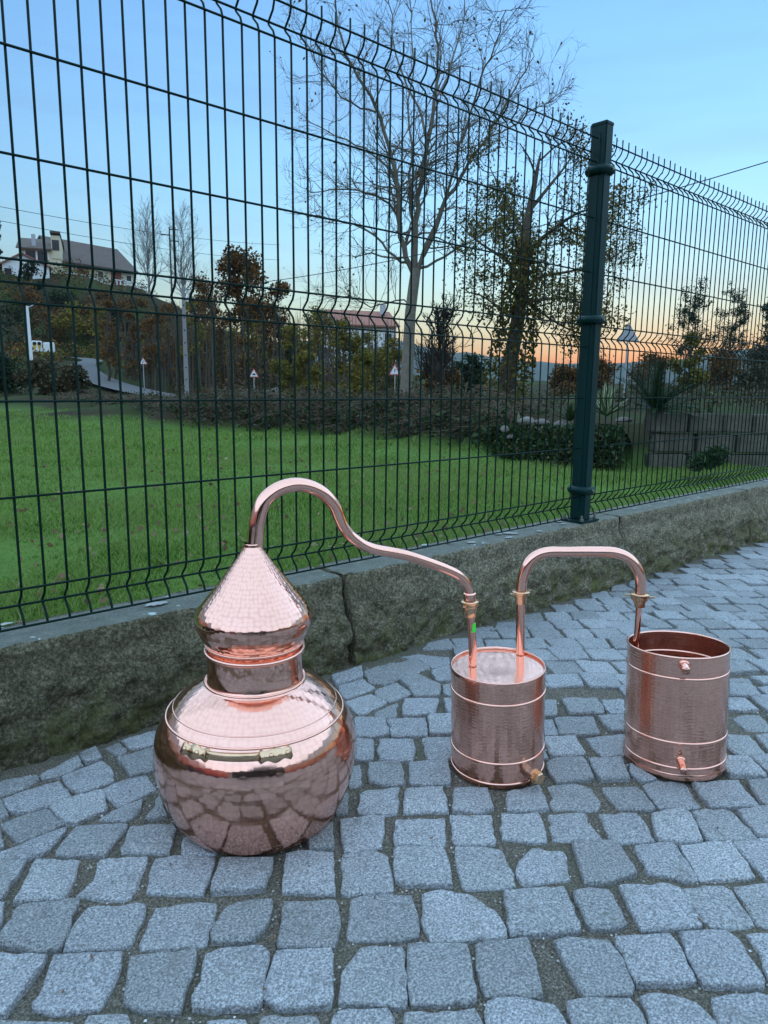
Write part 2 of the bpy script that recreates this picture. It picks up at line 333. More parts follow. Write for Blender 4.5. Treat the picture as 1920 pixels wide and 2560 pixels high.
# ------------------------------------------------------------------ the pavement and its setts
TR = {
 'A': ((0, 2060, 2.592), """500,25 800,10 830,25 690,215 365,225 370,190|845,25 1130,15 1145,50 1100,205 790,200|1190,95 1440,150 1400,210 1175,200|-60,255 180,255 160,290 20,500 -60,520|235,250 520,255 490,370 420,505 90,530 150,430|650,245 960,225 955,265 850,490 800,510 490,490 610,380|1010,235 1190,210 1395,225 1390,270 1320,475 955,465|1430,245 1770,245 1765,290 1715,445 1370,470|-80,530 35,530 5,690 -80,700|130,550 515,510 510,540 400,830 230,865 0,800 10,730|570,570 945,545 940,580 850,810 415,845 480,690|1010,555 1300,520 1405,530 1400,570 1340,800 915,830 930,740|1460,575 1550,540 1760,515 1765,540 1740,660 1625,790 1375,790 1370,730|-80,880 310,890 280,950 140,1130 50,1260 -80,1280|350,880 790,850 785,900 740,1060 650,1220 370,1255 225,1225 260,1130|850,890 1275,845 1270,890 1170,1250 930,1240 805,1180|1330,890 1420,850 1700,825 1745,870 1720,1000 1670,1220 1250,1220 1245,1160 1310,1060|570,1290 830,1280 860,1500 520,1500|1695,1275 2060,1280 2100,1500 1650,1500|1340,1280 1600,1275 1570,1500 1280,1500|0,1300 480,1300 430,1500 -60,1500"""),
 'B': ((600, 2060, 2.592), """430,120 600,20 605,180 450,185|642,-9 935,-30 920,165 725,205 675,190|1010,-5 1325,-16 1325,150 1005,150|300,215 400,190 605,205 600,300 615,470 275,460 290,330|665,215 850,175 960,220 975,300 995,455 660,475|1000,175 1310,165 1330,200 1375,420 1080,420 1010,390 995,280|290,535 620,520 650,660 610,830 250,830 275,650|720,500 900,475 1110,485 1145,600 1150,755 900,775 700,765|235,855 590,835 600,1000 585,1210 250,1225 150,1160 200,960|780,830 1050,820 1065,900 1080,1205 950,1205 800,1185 640,1195 660,1000|1090,805 1250,800 1470,810 1500,970 1530,1170 1110,1195 1085,980|600,1290 700,1230 960,1230 1000,1290 1010,1500 590,1500|1070,1240 1250,1250 1520,1215 1560,1290 1580,1500 1060,1500"""),
 'S': ((0, 0, 1.0), """1124,2046 1228,2046 1237,2117 1136,2114|1138,2124 1232,2127 1256,2134 1289,2220 1200,2229 1163,2230 1148,2191|1057,2241 1098,2232 1171,2245 1239,2290 1265,2353 1121,2361 1078,2363 1059,2326|1188,2369 1317,2359 1356,2505 1213,2500 1190,2426"""),
 'C': ((1200, 2060, 2.304), """40,1060 150,1035 430,1080 480,1152 540,1350 40,1350|220,230 300,150 480,170 520,330 245,365 215,320|530,120 790,130 900,305 700,360 600,360 565,250|890,140 1110,125 1255,340 1180,350 1070,315 970,310 920,220|1150,140 1440,115 1580,320 1270,345|1450,115 1659,100 1720,330 1640,335|140,395 480,385 500,420 580,635 180,665|535,405 740,400 845,600 800,615 640,630 590,540|800,380 940,380 1080,375 1150,400 1275,610 930,630 850,490|1150,385 1400,360 1450,390 1580,590 1500,610 1340,610 1240,510|1460,370 1659,350 1720,600 1640,610 1590,590|425,700 500,680 740,695 790,760 885,960 870,1000 600,1025 560,960|775,680 1090,655 1130,700 1240,930 900,950 860,880|1145,650 1420,630 1480,680 1635,920 1630,960 1290,955 1240,880|1530,650 1659,640 1760,900 1659,930 1610,760|500,1060 700,1035 860,1040 930,1120 1000,1350 600,1350|920,1020 1020,990 1250,1050 1350,1150 1450,1350 1050,1350|1330,1010 1600,980 1659,1010 1800,1300 1420,1350"""),
 'D': ((0, 1780, 3.456), """-60,650 60,600 320,560 340,600 180,690 0,740 -60,760|340,570 680,400 720,490 500,580 370,600|690,400 830,340 890,430 740,470|900,320 1030,270 1100,350 1010,390|1050,260 1340,170 1340,300 1150,335|20,780 200,700 510,600 620,740 400,840 150,895 60,860|540,580 880,440 960,500 990,620 700,730 620,690|1010,420 1330,330 1330,530 1120,580 1080,500|870,690 1000,620 1250,540 1350,690 1120,800 1030,840|-60,800 10,790 80,930 -60,980|0,980 180,910 410,850 560,990 340,1090 150,1150 60,1060|430,850 640,760 890,700 930,870 740,950 580,1000|860,950 1030,850 1240,770 1200,900 1090,965|1250,960 1380,760 1450,930 1310,945|0,1250 250,1140 575,1020 560,1070 400,1240 240,1300 -60,1300|-60,1060 0,1040 40,1190 -60,1230"""),
 'F': ((800, 1640, 3.456), """100,190 360,120 370,200 140,260|380,150 640,80 760,180 560,270 420,240|600,100 820,40 950,110 780,190 700,170|690,20 830,0 1120,30 1100,90 970,110 860,50|150,270 370,210 480,290 240,380 200,360|470,320 660,250 800,340 600,415 490,370|690,230 830,190 1040,270 1020,370 810,370 770,300|960,150 1120,110 1130,230 1000,230|1050,270 1130,250 1130,360 1070,340|220,410 440,350 580,420 380,520 330,520|470,500 670,420 660,540 500,550|730,390 1020,395 990,520 720,540 710,470|1070,400 1300,400 1320,520 1110,525|300,560 560,560 600,700 420,730 310,720|580,570 910,555 930,710 620,715|940,540 1130,530 1260,535 1280,690 950,690|310,735 460,750 460,925 305,925|510,740 800,740 820,850 800,930 510,920|880,725 1130,720 1200,900 1000,920 930,920 900,820|270,980 350,960 355,1140 250,1150|420,945 690,935 740,1120 550,1140 420,1110|770,950 1100,925 1125,1130 960,1135 780,1130|150,1280 240,1200 240,1380 140,1390|360,1190 690,1150 660,1380 560,1395 330,1380 340,1300|740,1170 1060,1150 1110,1370 940,1365 720,1380|1160,1170 1450,1165 1500,1340 1400,1390 1150,1370"""),
 'G': ((1260, 1760, 4.366), """30,990 380,900 410,960 490,1190 150,1200 30,1200|-30,1220 180,1230 370,1205 400,1260 470,1530 250,1540 100,1505 -20,1500|440,0 570,0 580,155 440,165|640,-30 1010,-30 1090,110 1080,135 720,140|1050,-20 1310,-20 1310,130 1170,130 1110,80|440,190 530,190 590,370 440,365|560,185 970,165 1045,350 880,365 610,375|1020,160 1310,150 1310,320 1180,325 1120,270|440,400 780,385 890,560 860,585 510,590|890,400 1310,365 1310,590 1060,600 1000,530|460,680 580,630 850,625 980,830 940,855 570,880 500,800|915,640 1270,625 1370,850 1050,860 980,760|470,920 780,885 960,950 1050,1120 1000,1190 730,1165 560,1190 490,1130 530,1050|1065,930 1450,925 1500,970 1650,1160 1620,1185 1220,1165|480,1220 880,1200 910,1310 1080,1510 740,1515 530,1520|1030,1240 1440,1225 1500,1290 1640,1530 1400,1540 1190,1545 1090,1360"""),
 'H': ((1560, 1700, 4.608), """1220,0 1430,10 1480,60 1210,60|1440,-10 1659,-10 1700,60 1600,80|1215,80 1460,80 1590,200 1480,215 1210,210|1530,110 1659,90 1800,180 1660,200|1205,240 1390,245 1550,370 1400,385 1200,370|1460,225 1659,200 1850,370 1659,390|1255,450 1380,420 1560,430 1720,590 1659,605 1400,590 1310,520|1640,420 1850,410 1900,560 1760,570|1185,650 1440,665 1620,850 1600,880 1430,895 1280,880 1190,800|1510,660 1700,645 1900,800 1680,870|1175,920 1420,915 1640,1130 1620,1145 1220,1135 1150,1070|1450,910 1659,880 1850,1080 1680,1120|60,1000 380,1170 200,1200 60,1100|215,1240 380,1185 690,1200 870,1470 860,1490 420,1510 330,1400|780,1210 1320,1190 1390,1310 1560,1490 1000,1490 920,1410|1410,1200 1659,1190 1850,1450 1600,1480 1500,1350|320,1580 640,1520 770,1600 900,1890 640,1910 400,1890 340,1750|780,1530 1210,1520 1300,1600 1530,1850 1200,1880 950,1870|1300,1540 1659,1490 1850,1800 1560,1840"""),
}
setts = []
for (ox, oy, sc), txt in TR.values():
    for q in txt.split('|'):
        setts.append(np.array([on_ground(ox+float(a)/sc, oy+float(b)/sc)[:2] for a, b in (w.split(',') for w in q.split())]))
        setts[-1] = setts[-1].mean(0) + (setts[-1]-setts[-1].mean(0))*1.035
def pip(P, x, y):
    x1, y1 = P[:, 0], P[:, 1]; x2, y2 = np.roll(x1, -1), np.roll(y1, -1)
    c = ((y1 > y) != (y2 > y)) & (x < (x2-x1)*(y-y1)/(y2-y1+1e-12)+x1); return c.sum() % 2 == 1
cent = np.array([q.mean(0) for q in setts])
def taken(Q):
    c = Q.mean(0); near = np.where(np.hypot(*(cent[:NTR]-c).T) < 0.17)[0]
    for i in near:
        P = setts[i]; P = P.mean(0) + (P-P.mean(0))*1.03
        pts = list(Q) + [c] + list((Q+np.roll(Q, -1, 0))/2)
        if any(pip(P, *p) for p in pts): return True
        if any(pip(Q, *p) for p in P): return True
    return False
NTR = len(setts)
PITCH_U, PITCH_V = 0.107, 0.104
hb = math.radians(38.5)
eU = np.array([math.cos(hb), -math.sin(hb)]); eV = np.array([math.sin(hb), math.cos(hb)])
fill = []
for j in range(-64, 66):
    off = RNG.uniform(0, 1)
    for i in range(-90, 100):
        u0 = (i+off)*PITCH_U; v0 = j*PITCH_V
        c = eU*u0 + eV*v0
        if not (-5.5 < c[0] < 7.5 and -6.5 < c[1] < -0.135): continue
        v0 += 0.02*math.sin(u0*1.7)
        hu, hv = PITCH_U/2-0.0035, PITCH_V/2-0.0035
        Q = np.array([(-hu, -hv), (hu, -hv), (hu, hv), (-hu, hv)]) + RNG.normal(0, 0.0050, (4, 2)) + RNG.normal(0, 0.003, 2)
        Q = np.array([eU*(u0+a) + eV*(v0+b) for a, b in Q])
        if Q[:, 1].max() > -0.112: Q[:, 1] = np.minimum(Q[:, 1], -0.112)
        if taken(Q): continue
        fill.append(Q)
allsetts = setts + fill
def project(P):
    q = np.asarray(P) - CAM; z = q@FWD; return np.c_[960+FPX*(q@RIGHT)/z, 1280+FPX*(q@DOWN)/z, z]
def shown(Q):
    P = project(np.c_[Q, [ground_z(*p) for p in Q]])
    if (P[:, 2] < 0.2).any(): return 0
    x, y = P[:, 0], P[:, 1]
    if x.max() < 0 or x.min() > 1920 or y.max() < 0 or y.min() > 2560: return 0
    x = np.clip(x, 0, 1920); y = np.clip(y, 0, 2560)
    return abs((x*np.roll(y, -1)-np.roll(x, -1)*y).sum())/2
def sett_geometry(Q, fine):
    """a hewn stone: rough outline, worn edge, slightly uneven head"""
    if (Q[:, 0]*np.roll(Q[:, 1], -1)-np.roll(Q[:, 0], -1)*Q[:, 1]).sum() < 0: Q = Q[::-1]
    c = Q.mean(0); out = []
    n = len(Q)
    for k in range(n):
        a, b = Q[k], Q[(k+1) % n]; L = np.linalg.norm(b-a)
        st = max(1, int(round(L/(0.016 if fine else 0.06))))
        p, nx = Q[k-1], Q[(k+1) % n]
        d1 = (p-a)/(np.linalg.norm(p-a)+1e-9); d2 = (nx-a)/(np.linalg.norm(nx-a)+1e-9)
        out.append(a + (d1+d2)*(0.0008 if fine else 0.0015))
        for s in range(1, st):
            t = s/st; nrm = np.array([b[1]-a[1], -(b[0]-a[0])])/max(L, 1e-6)
            out.append(a+(b-a)*t + nrm*RNG.normal(0.0006, 0.0014))
    O = np.array(out); N = len(O); top = 0.0085 + RNG.normal(0, 0.0025)
    tilt = RNG.normal(0, 0.018, 2)
    def ht(p): return ground_z(*p) + top + float((p-c)@tilt)
    V = []
    I1 = c + (O-c)*np.clip(1-0.0016/np.maximum(np.linalg.norm(O-c, axis=1), 1e-3), 0, 1)[:, None]
    I2 = c + (O-c)*np.clip(1-0.0048/np.maximum(np.linalg.norm(O-c, axis=1), 1e-3), 0, 1)[:, None]
    for p in O: V.append((p[0], p[1], ground_z(*p)-0.03))
    for p in O: V.append((p[0], p[1], ht(p)-0.0036+RNG.normal(0, 0.0006)))
    for p in I1: V.append((p[0], p[1], ht(p)-0.0008+RNG.normal(0, 0.0006)))
    rings = 3
    if fine:
        for p in I2: V.append((p[0], p[1], ht(p)+RNG.normal(0.0004, 0.0008)))
        rings = 4
    V.append((c[0], c[1], ht(c)+0.0012)); F = []
    for r in range(rings-1):
        for k in range(N):
            k2 = (k+1) % N; F.append((r*N+k, r*N+k2, (r+1)*N+k2, (r+1)*N+k))
    for k in range(N): F.append(((rings-1)*N+k, (rings-1)*N+(k+1) % N, rings*N))
    return V, F
gx = np.concatenate([[-60, -20], np.arange(-6, 9, 0.5), [20, 60]]); gy = np.concatenate([[-60, -20], np.arange(-7, -0.3, 0.4), [-0.02]])
pv = [(x, y, ground_z(max(-8, min(x, 9)), max(y, -8))) for y in gy for x in gx]
W_ = len(gx); pf = [(j*W_+i, j*W_+i+1, (j+1)*W_+i+1, (j+1)*W_+i) for j in range(len(gy)-1) for i in range(W_-1)]
pavement = tag(MB().add(pv, pf).build('pavement', M['mortar']), 'paved yard of grey granite setts with sandy joints', kind='structure')
rank = sorted(range(len(allsetts)), key=lambda i: -shown(allsetts[i]))
single = [i for i in rank[:298] if shown(allsetts[i]) > 0]; ss = set(single)
for i in single:
    V, F = sett_geometry(allsetts[i], True)
    me = bpy.data.meshes.new('sett'); me.from_pydata(V, [], F); me.update()
    obj('sett', me, M['granite'], pavement)
rest = MB()
for i in range(len(allsetts)):
    if i not in ss: rest.add(*sett_geometry(allsetts[i], False))
tag(rest.build('sett_field', M['granite'], pavement), kind='stuff')

# ------------------------------------------------------------------ the low granite wall
WALL_TOP = 0.265
wall = empty('stone_wall', (0, 0, 0), 'low mossy granite block wall carrying the green wire fence', 'wall')
joints = [-1.6, -0.62, 0.885, 2.475, 3.86, 5.3, 6.9]
def block(x0, x1, seed):
    nx = int((x1-x0)/0.010); V = []; F = []
    prof = []                                    # front face from the foot up, then the top to the back
    for z in np.linspace(-0.10, 0.205, 32): prof.append(('f', z))
    for z in (0.215, 0.235, 0.252, 0.262): prof.append(('m', z))
    for y in (-0.052, -0.03, 0.0, 0.03, 0.06, 0.095): prof.append(('t', y))
    prof.append(('b', -0.6))
    for i in range(nx+1):
        x = x0 + (x1-x0)*i/nx; e = min(x-x0, x1-x); edge = max(0.0, 1-e/0.02)
        for kind, q in prof:
            n1 = mnoise.noise(Vector((x*5+seed, q*7, seed))); n2 = mnoise.noise(Vector((x*19, q*23, seed+5))); n3 = mnoise.noise(Vector((x*48, q*52, seed+9))); n4 = mnoise.noise(Vector((x*110, q*120, seed+13)))
            if kind == 'f':
                t = (0.205-q)/0.30
                y = -0.060 - 0.050*min(1, t*3.0)**0.7*(0.75+0.5*n1) - min(1, t*6)*(0.018*n2 + 0.014*n3 + 0.008*n4) + 0.013*edge**2
                V.append((x, y, q))
            elif kind == 'm':
                V.append((x, -0.060 + 0.003*n2 + 0.002*n3 + 0.006*(q > 0.26) + 0.010*edge**2, q + 0.0015*n2))
            elif kind == 't':
                V.append((x, q, WALL_TOP + 0.003*n2 + 0.0015*n3 - 0.006*edge**2 - (0.002 if q < -0.05 else 0)))
            else: V.append((x, 0.10, q))
    n = len(prof)
    for i in range(nx):
        for k in range(n-1): F.append((i*n+k, (i+1)*n+k, (i+1)*n+k+1, i*n+k+1))
    F.append(tuple(range(n))); F.append(tuple(nx*n+k for k in range(n))[::-1])
    me = bpy.data.meshes.new('stone'); me.from_pydata(V, [], F); me.update()
    me.polygons.foreach_set("use_smooth", [True]*(len(F)-2)+[False]*2)
    return me
for k in range(len(joints)-1):
    obj('stone', block(joints[k]+0.0045, joints[k+1]-0.0045, 3.1*k), M['wall'], wall)
core = MB().box(((joints[0]+joints[-1])/2, 0.03, 0.06), (joints[-1]-joints[0]-0.1, 0.08, 0.36)).build('mortar_core', M['mortar'], wall)

# ------------------------------------------------------------------ terrain beyond the fence
def polar(px, dist, z):
    p = at(px, 1000, dist); return (p[0], p[1], z)
FIELD = -0.42
ctrl = []
for px in (-900, -400, 0, 300, 600, 900, 1200, 1500, 1800, 2200, 2700):
    ctrl += [polar(px, 1.9 if px < 900 else 3.4, FIELD), polar(px, 6, FIELD)]
# foot and top of the overgrown bank that ends the meadow
BANK = [(-700, 60), (-300, 52), (0, 44), (120, 38), (250, 29), (380, 22.5), (480, 19.5), (620, 18.5), (800, 17.2), (1000, 15.8), (1150, 14.2), (1300, 12.8), (1500, 12.1), (1650, 12.5), (1920, 13.4), (2300, 14.3), (2800, 15)]
for px, d in BANK:
    zf = FIELD + (0.25 if px < 200 else 0.1 if px < 400 else 0)
    ctrl += [polar(px, d*0.72, (FIELD+zf)/2), polar(px, d-0.3, zf), polar(px, d+1.0, 0.28), polar(px, d*1.25+1, 0.30)]
for px, pts in {
    -700: [(90, 6), (130, 14), (200, 20), (400, 24)], -300: [(75, 3), (110, 14), (140, 17.5), (300, 24)],
    0: [(56, 1.0), (68, 3.2), (80, 6.0), (100, 11.5), (114, 16.2), (120, 17.2), (140, 17.5), (300, 22)],
    200: [(50, 0.4), (60, 1.7), (66, 2.6), (74, 3.9), (95, 9.8), (112, 15.5), (119, 17.0), (140, 17.2), (300, 20)],
    340: [(50, 0.35), (60, 1.2), (75, 3.0), (95, 7.5), (112, 13.5), (122, 16.0), (140, 16), (300, 16)],
    480: [(50, 0.3), (65, 1.5), (90, 5.5), (120, 9), (300, 12)], 700: [(50, 0.3), (70, 1.4), (100, 3.5), (140, 4.2), (300, 4)],
    950: [(50, 0.3), (80, 1.0), (120, 1.4), (300, 0)], 1200: [(40, 0.3), (80, 0.2), (160, -0.5), (400, -4)],
    1500: [(30, 0.2), (80, 0.0), (160, -0.8), (400, -4)], 1800: [(30, 0.3), (60, 0.8), (120, 1.5), (300, 0)], 2200: [(40, 0.3), (100, 1), (300, 0)], 2800: [(40, .3), (200, 0)]}.items():
    ctrl += [polar(px, d, z) for d, z in pts]
LANE_P = [(440, 994, 47), (400, 985, 49), (350, 976, 51.5), (300, 964, 54.5), (255, 950, 58), (222, 935, 62), (206, 918, 66), (214, 906, 71), (232, 899, 76), (200, 893, 80), (120, 888, 82), (30, 884, 84), (-120, 878, 88)]
LANE_C = np.array(smooth_path([at(*p) for p in LANE_P], 5))
for c in LANE_C[::2]:
    for ox, oy in ((0, 0), (1.5, 0), (-1.5, 0), (0, 1.5), (0, -1.5)): ctrl.append((c[0]+ox, c[1]+oy, c[2]-0.35))
CT = np.array(ctrl)
def terrain_z(x, y):
    x = np.atleast_1d(np.asarray(x, float)); y = np.atleast_1d(np.asarray(y, float)); out = np.empty(len(x))
    for a in range(0, len(x), 4000):
        dx = x[a:a+4000, None]-CT[None, :, 0]; dy = y[a:a+4000, None]-CT[None, :, 1]; d2 = dx*dx+dy*dy
        r0 = 0.055*np.hypot(x[a:a+4000]-CAM[0], y[a:a+4000]-CAM[1]) + 0.15
        w = 1/(d2 + r0[:, None]**2*0.35)**2.0
        out[a:a+4000] = (w*CT[None, :, 2]).sum(1)/w.sum(1)
    return out
def tz(x, y): return float(terrain_z(x, y)[0])
ga = np.radians(np.concatenate([np.arange(-32, 8, 4), np.arange(8, 78, 0.8), np.arange(78, 101, 4)]))
gd = np.concatenate([np.geomspace(1.55, 30, 70), np.geomspace(31, 420, 60)[0:]])
tv = []; TA, TD = np.meshgrid(ga, gd); X = CAM[0]+TD*np.sin(TA); Y = CAM[1]+TD*np.cos(TA)
keep_y = np.maximum(Y, 0.097); Zt = terrain_z(X.ravel(), keep_y.ravel()).reshape(X.shape)
Zt += np.array([mnoise.noise(Vector((a*0.35, b*0.35, 0)))*0.05*min(1, c/8) for a, b, c in zip(X.ravel(), Y.ravel(), TD.ravel())]).reshape(X.shape)
nA, nD = len(ga), len(gd); V = np.c_[X.ravel(), keep_y.ravel(), Zt.ravel()]
F = [(j*nA+i, j*nA+i+1, (j+1)*nA+i+1, (j+1)*nA+i) for j in range(nD-1) for i in range(nA-1)]
F = [q[::-1] for q in F if Y[q[2]//nA, q[2] % nA] > 0.0 or Y[q[0]//nA, q[0] % nA] > 0.0]
def terrain_mat():
    t = NT('meadow_and_earth'); p = t.pos(); sep = t.n('SeparateXYZ'); t.l(p, sep.inputs[0])
    g = t.mix(t.noise(1.1, 5, 0.6, p), (0.060, 0.125, 0.022), (0.125, 0.215, 0.045))
    g = t.mix(t.ramp(t.noise(9, 5, 0.7, p), [(0.4, 0.0), (0.7, 0.6)]), g, (0.09, 0.12, 0.035))
    e = t.mix(t.noise(2.2, 6, 0.7, p), (0.020, 0.017, 0.009), (0.060, 0.046, 0.026))
    e = t.mix(t.ramp(t.noise(0.25, 4, 0.6, p), [(0.45, 0.0), (0.6, 0.8)]), e, (0.035, 0.060, 0.016))
    zz = t.math('ADD', sep.outputs[2], t.math('MULTIPLY', t.noise(0.6, 4, 0.6, p), 0.25))
    f = t.ramp(zz, [(0.0, 0.0), (0.02, 1.0)])
    mr = t.n('MapRange'); mr.inputs['From Min'].default_value = -0.22; mr.inputs['From Max'].default_value = 0.05; t.l(zz, mr.inputs['Value'])
    t.bump(t.noise(14, 6, 0.7, p), 0.8, 0.05)
    return t.set(**{'Base Color': t.mix(mr.outputs[0], g, e), 'Roughness': 0.95, 'Specular IOR Level': 0.05})
M['terrain'] = terrain_mat()
terrain = tag(MB().add(V, F).build('terrain', M['terrain'], smooth=True), 'green meadow rising to wooded slopes behind the fence', kind='structure')

# far country: a valley floor and two blue ridges
def ridge(name, dist, bearings, tops, depth, material):
    V = []; F = []; n = 140; rows = 7
    bs = np.linspace(bearings[0], bearings[-1], n); hs = np.interp(bs, bearings, tops)
    for k, b in enumerate(bs):
        for r in range(rows):
            t = r/(rows-1); d = dist + depth*t
            h = hs[k]*math.sin(t*math.pi/2)**1.1
            h += hs[k]*0.10*t*(mnoise.noise(Vector((b*0.5, t*2, dist*0.01))) + 0.5*mnoise.noise(Vector((b*1.7, t*4, dist*0.02))))
            a = math.radians(b); V.append((CAM[0]+d*math.sin(a), CAM[1]+d*math.cos(a), h-6))
    for k in range(n-1):
        for r in range(rows-1): F.append((k*rows+r, k*rows+r+1, (k+1)*rows+r+1, (k+1)*rows+r))
    return tag(MB().add(V, F).build(name, material, smooth=True), kind='structure')
M['far_forest'] = plain('distant_woodland', (0.045, 0.055, 0.035), 0.95, 0, 0.5, 0.02)
M['far_field'] = plain('valley_fields', (0.06, 0.085, 0.035), 0.95, 0, 0.5, 0.01)
bear = lambda px: math.degrees(YAW) + math.degrees(math.atan((px-960)/FPX))
fv = []; fa = np.radians(np.linspace(-40, 110, 60)); fd = np.array([380, 600, 1000, 1600, 2500])
for d in fd:
    for a in fa: fv.append((CAM[0]+d*math.sin(a), CAM[1]+d*math.cos(a), -5.5 - (d-380)*0.002))
ff = [(j*60+i, (j+1)*60+i, (j+1)*60+i+1, j*60+i+1) for j in range(len(fd)-1) for i in range(59)]
tag(MB().add(fv, ff).build('valley_floor', M['far_field']), kind='structure')
D1 = 1700
rt = lambda px, py, d: max(5, (1280-FPX*math.tan(PITCH) + (px-960)*-0.0108 - py)/FPX*d + 8)
pts = [(-900, 900), (600, 880), (900, 850), (1000, 862), (1100, 880), (1250, 893), (1400, 905), (1500, 905), (1600, 896), (1700, 890), (1800, 875), (1900, 862), (2100, 845), (2600, 860)]
ridge('hills', D1, [bear(a) for a, _ in pts], [rt(a, b, D1+500) for a, b in pts], 500, M['far_forest'])

# pale lichen and droppings on the wall top
def lichen(px, py, rx, ry, seed):
    d = ray(px, py); p = CAM + d*((WALL_TOP-CAM[2])/d[2]); rng = np.random.default_rng(seed); n = 18; V = [(p[0], p[1], WALL_TOP+0.0068)]; F = []
    for k in range(n):
        a = 2*math.pi*k/n; r = 0.72+0.4*rng.random(); V.append((p[0]+rx*r*math.cos(a), min(0.09, max(-0.05, p[1]+ry*r*math.sin(a))), WALL_TOP+0.0048))
    for k in range(n): F.append((0, 1+k, 1+(k+1) % n))
    MB().add(V, F).build('lichen_patch', M['lichen'], wall)
M['lichen'] = plain('pale_lichen', (0.36, 0.36, 0.34), 0.9, 0, 0.15, 60)
for k, (px, py, rx, ry) in enumerate([(392, 1513, 0.030, 0.016), (12, 1563, 0.03, 0.012), (1062, 1365, 0.02, 0.012), (1122, 1360, 0.016, 0.01), (1178, 1358, 0.018, 0.014), (1210, 1361, 0.012, 0.008), (1270, 1335, 0.022, 0.02), (1244, 1337, 0.018, 0.012), (1285, 1336, 0.02, 0.014), (1272, 1346, 0.02, 0.01), (1348, 1330, 0.014, 0.01), (1395, 1306, 0.02, 0.014), (1408, 1312, 0.018, 0.01), (1645, 1246, 0.03, 0.012), (1768, 1221, 0.04, 0.014), (1772, 1236, 0.024, 0.01), (1845, 1222, 0.03, 0.012), (1585, 1274, 0.02, 0.008), (1910, 1203, 0.03, 0.01)]): lichen(px, py, rx, ry, k)

# grit and crumbs lying in the joints
def grit():
    rng = np.random.default_rng(3); near = [i for i in range(len(allsetts)) if np.hypot(*(allsetts[i].mean(0)-CAM[:2])) < 3.2]; C_ = np.array([allsetts[i].mean(0) for i in near]); V = []; F = []
    for _ in range(9000):
        d = rng.uniform(0.75, 2.9); a = math.radians(rng.uniform(8, 78)); x, y = CAM[0]+d*math.sin(a), CAM[1]+d*math.cos(a)
        if y > -0.13: continue
        k = np.where(np.hypot(C_[:, 0]-x, C_[:, 1]-y) < 0.11)[0]
        if any(pip(allsetts[near[i]], x, y) for i in k) and rng.random() > 0.03: continue
        s = rng.uniform(0.0009, 0.0030); z = ground_z(x, y)+s*0.4+(0.0085 if any(pip(allsetts[near[i]], x, y) for i in k) else 0); n = len(V)
        q = rng.uniform(0.6, 1.3, 6)*s; r = rng.uniform(0, 6.28); c_, s_ = math.cos(r), math.sin(r)
        V += [(x+q[0]*c_, y+q[0]*s_, z), (x-q[1]*s_, y+q[1]*c_, z), (x-q[2]*c_, y-q[2]*s_, z), (x+q[3]*s_, y-q[3]*c_, z), (x, y, z+q[4]*0.8), (x, y, z-q[5])]
        F += [(n+i, n+(i+1) % 4, n+4) for i in range(4)] + [(n+(i+1) % 4, n+i, n+5) for i in range(4)]
    return tag(MB().add(V, F).build('grit', M['grit'], pavement), kind='stuff')
def grit_mat():
    t = NT('grit'); g = t.n('NewGeometry'); return t.set(**{'Base Color': t.ramp(g.outputs['Random Per Island'], [(0, (0.08, 0.07, 0.055)), (0.5, (0.24, 0.21, 0.17)), (0.85, (0.45, 0.42, 0.38)), (1, (0.72, 0.70, 0.68))]), 'Roughness': 0.7})
M['grit'] = grit_mat(); grit()
def litter():
    rng = np.random.default_rng(17); P = []
    for _ in range(26):
        p = on_ground(rng.uniform(0, 1900), rng.uniform(1500, 2500))
        if p[1] < -0.15: P.append((p[0], p[1], p[2]+0.0115))
    V = []; F = []
    for p in P:
        s = rng.uniform(0.003, 0.008); r = rng.uniform(0, 6.28); c_, s_ = math.cos(r)*s, math.sin(r)*s; n = len(V)
        V += [(p[0]+c_, p[1]+s_, p[2]+0.001), (p[0]-s_*0.4, p[1]+c_*0.4, p[2]), (p[0]-c_, p[1]-s_, p[2]+0.001), (p[0]+s_*0.4, p[1]-c_*0.4, p[2])]; F.append((n, n+1, n+2, n+3))
    tag(MB().add(V, F).build('leaf_crumbs', M['litter'], pavement), kind='stuff')
M['litter'] = plain('dry_crumbs', (0.16, 0.09, 0.05), 0.9, 0, 0.4, 90); litter()

# ------------------------------------------------------------------ fence: two welded mesh panels and a post
FZ = 0.285; FF, FS = 0.0875, 0.2075
LEV = [0, FF/2, FF, FF+FS, FF+2*FS, FF+3*FS, FF*1.5+3*FS, 2*FF+3*FS, 2*FF+4*FS, 2*FF+5*FS, 2*FF+6*FS, 2.5*FF+6*FS, 3*FF+6*FS]
FOLD = 0.028
def wire_path():
    pts = []
    def fold(z0):
        for k, d in ((0.03, 0.0), (0.22, 0.22), (0.44, 0.9), (0.5, 1.0), (0.56, 0.9), (0.78, 0.22), (0.97, 0.0)):
            pts.append((0, FOLD*d, z0+FF*k))
    pts.append((0, 0, -0.004)); fold(0); fold(FF+3*FS); fold(2*FF+6*FS); pts.append((0, 0, 3*FF+6*FS+0.036))
    return pts
wire_me = MB().tube(wire_path(), 0.0029, 6).mesh('vertical_wire', True)
def panel(x0, x1, first, last, label):
    t = empty('wire_fence', (x0, 0, FZ), label, 'fence panel', 'green welded wire fence panels on the wall')
    for k in range(first, last+1):
        o = obj('vertical_wire', wire_me, M['fence'], t, (k*0.05, 0.0, RNG.normal(0, 0.0012)))
        o.rotation_euler = (0, RNG.normal(0, 0.0012), 0)
    hm = MB().tube([(first*0.05-0.012, 0, 0), (x1-x0, 0, 0)], 0.0029, 6).mesh('horizontal_wire', True)
    for i, z in enumerate(LEV):
        y = -0.0056 + (FOLD if i in (1, 6, 11) else 0)
        obj('horizontal_wire', hm, M['fence'], t, (0, y, z))
    return t
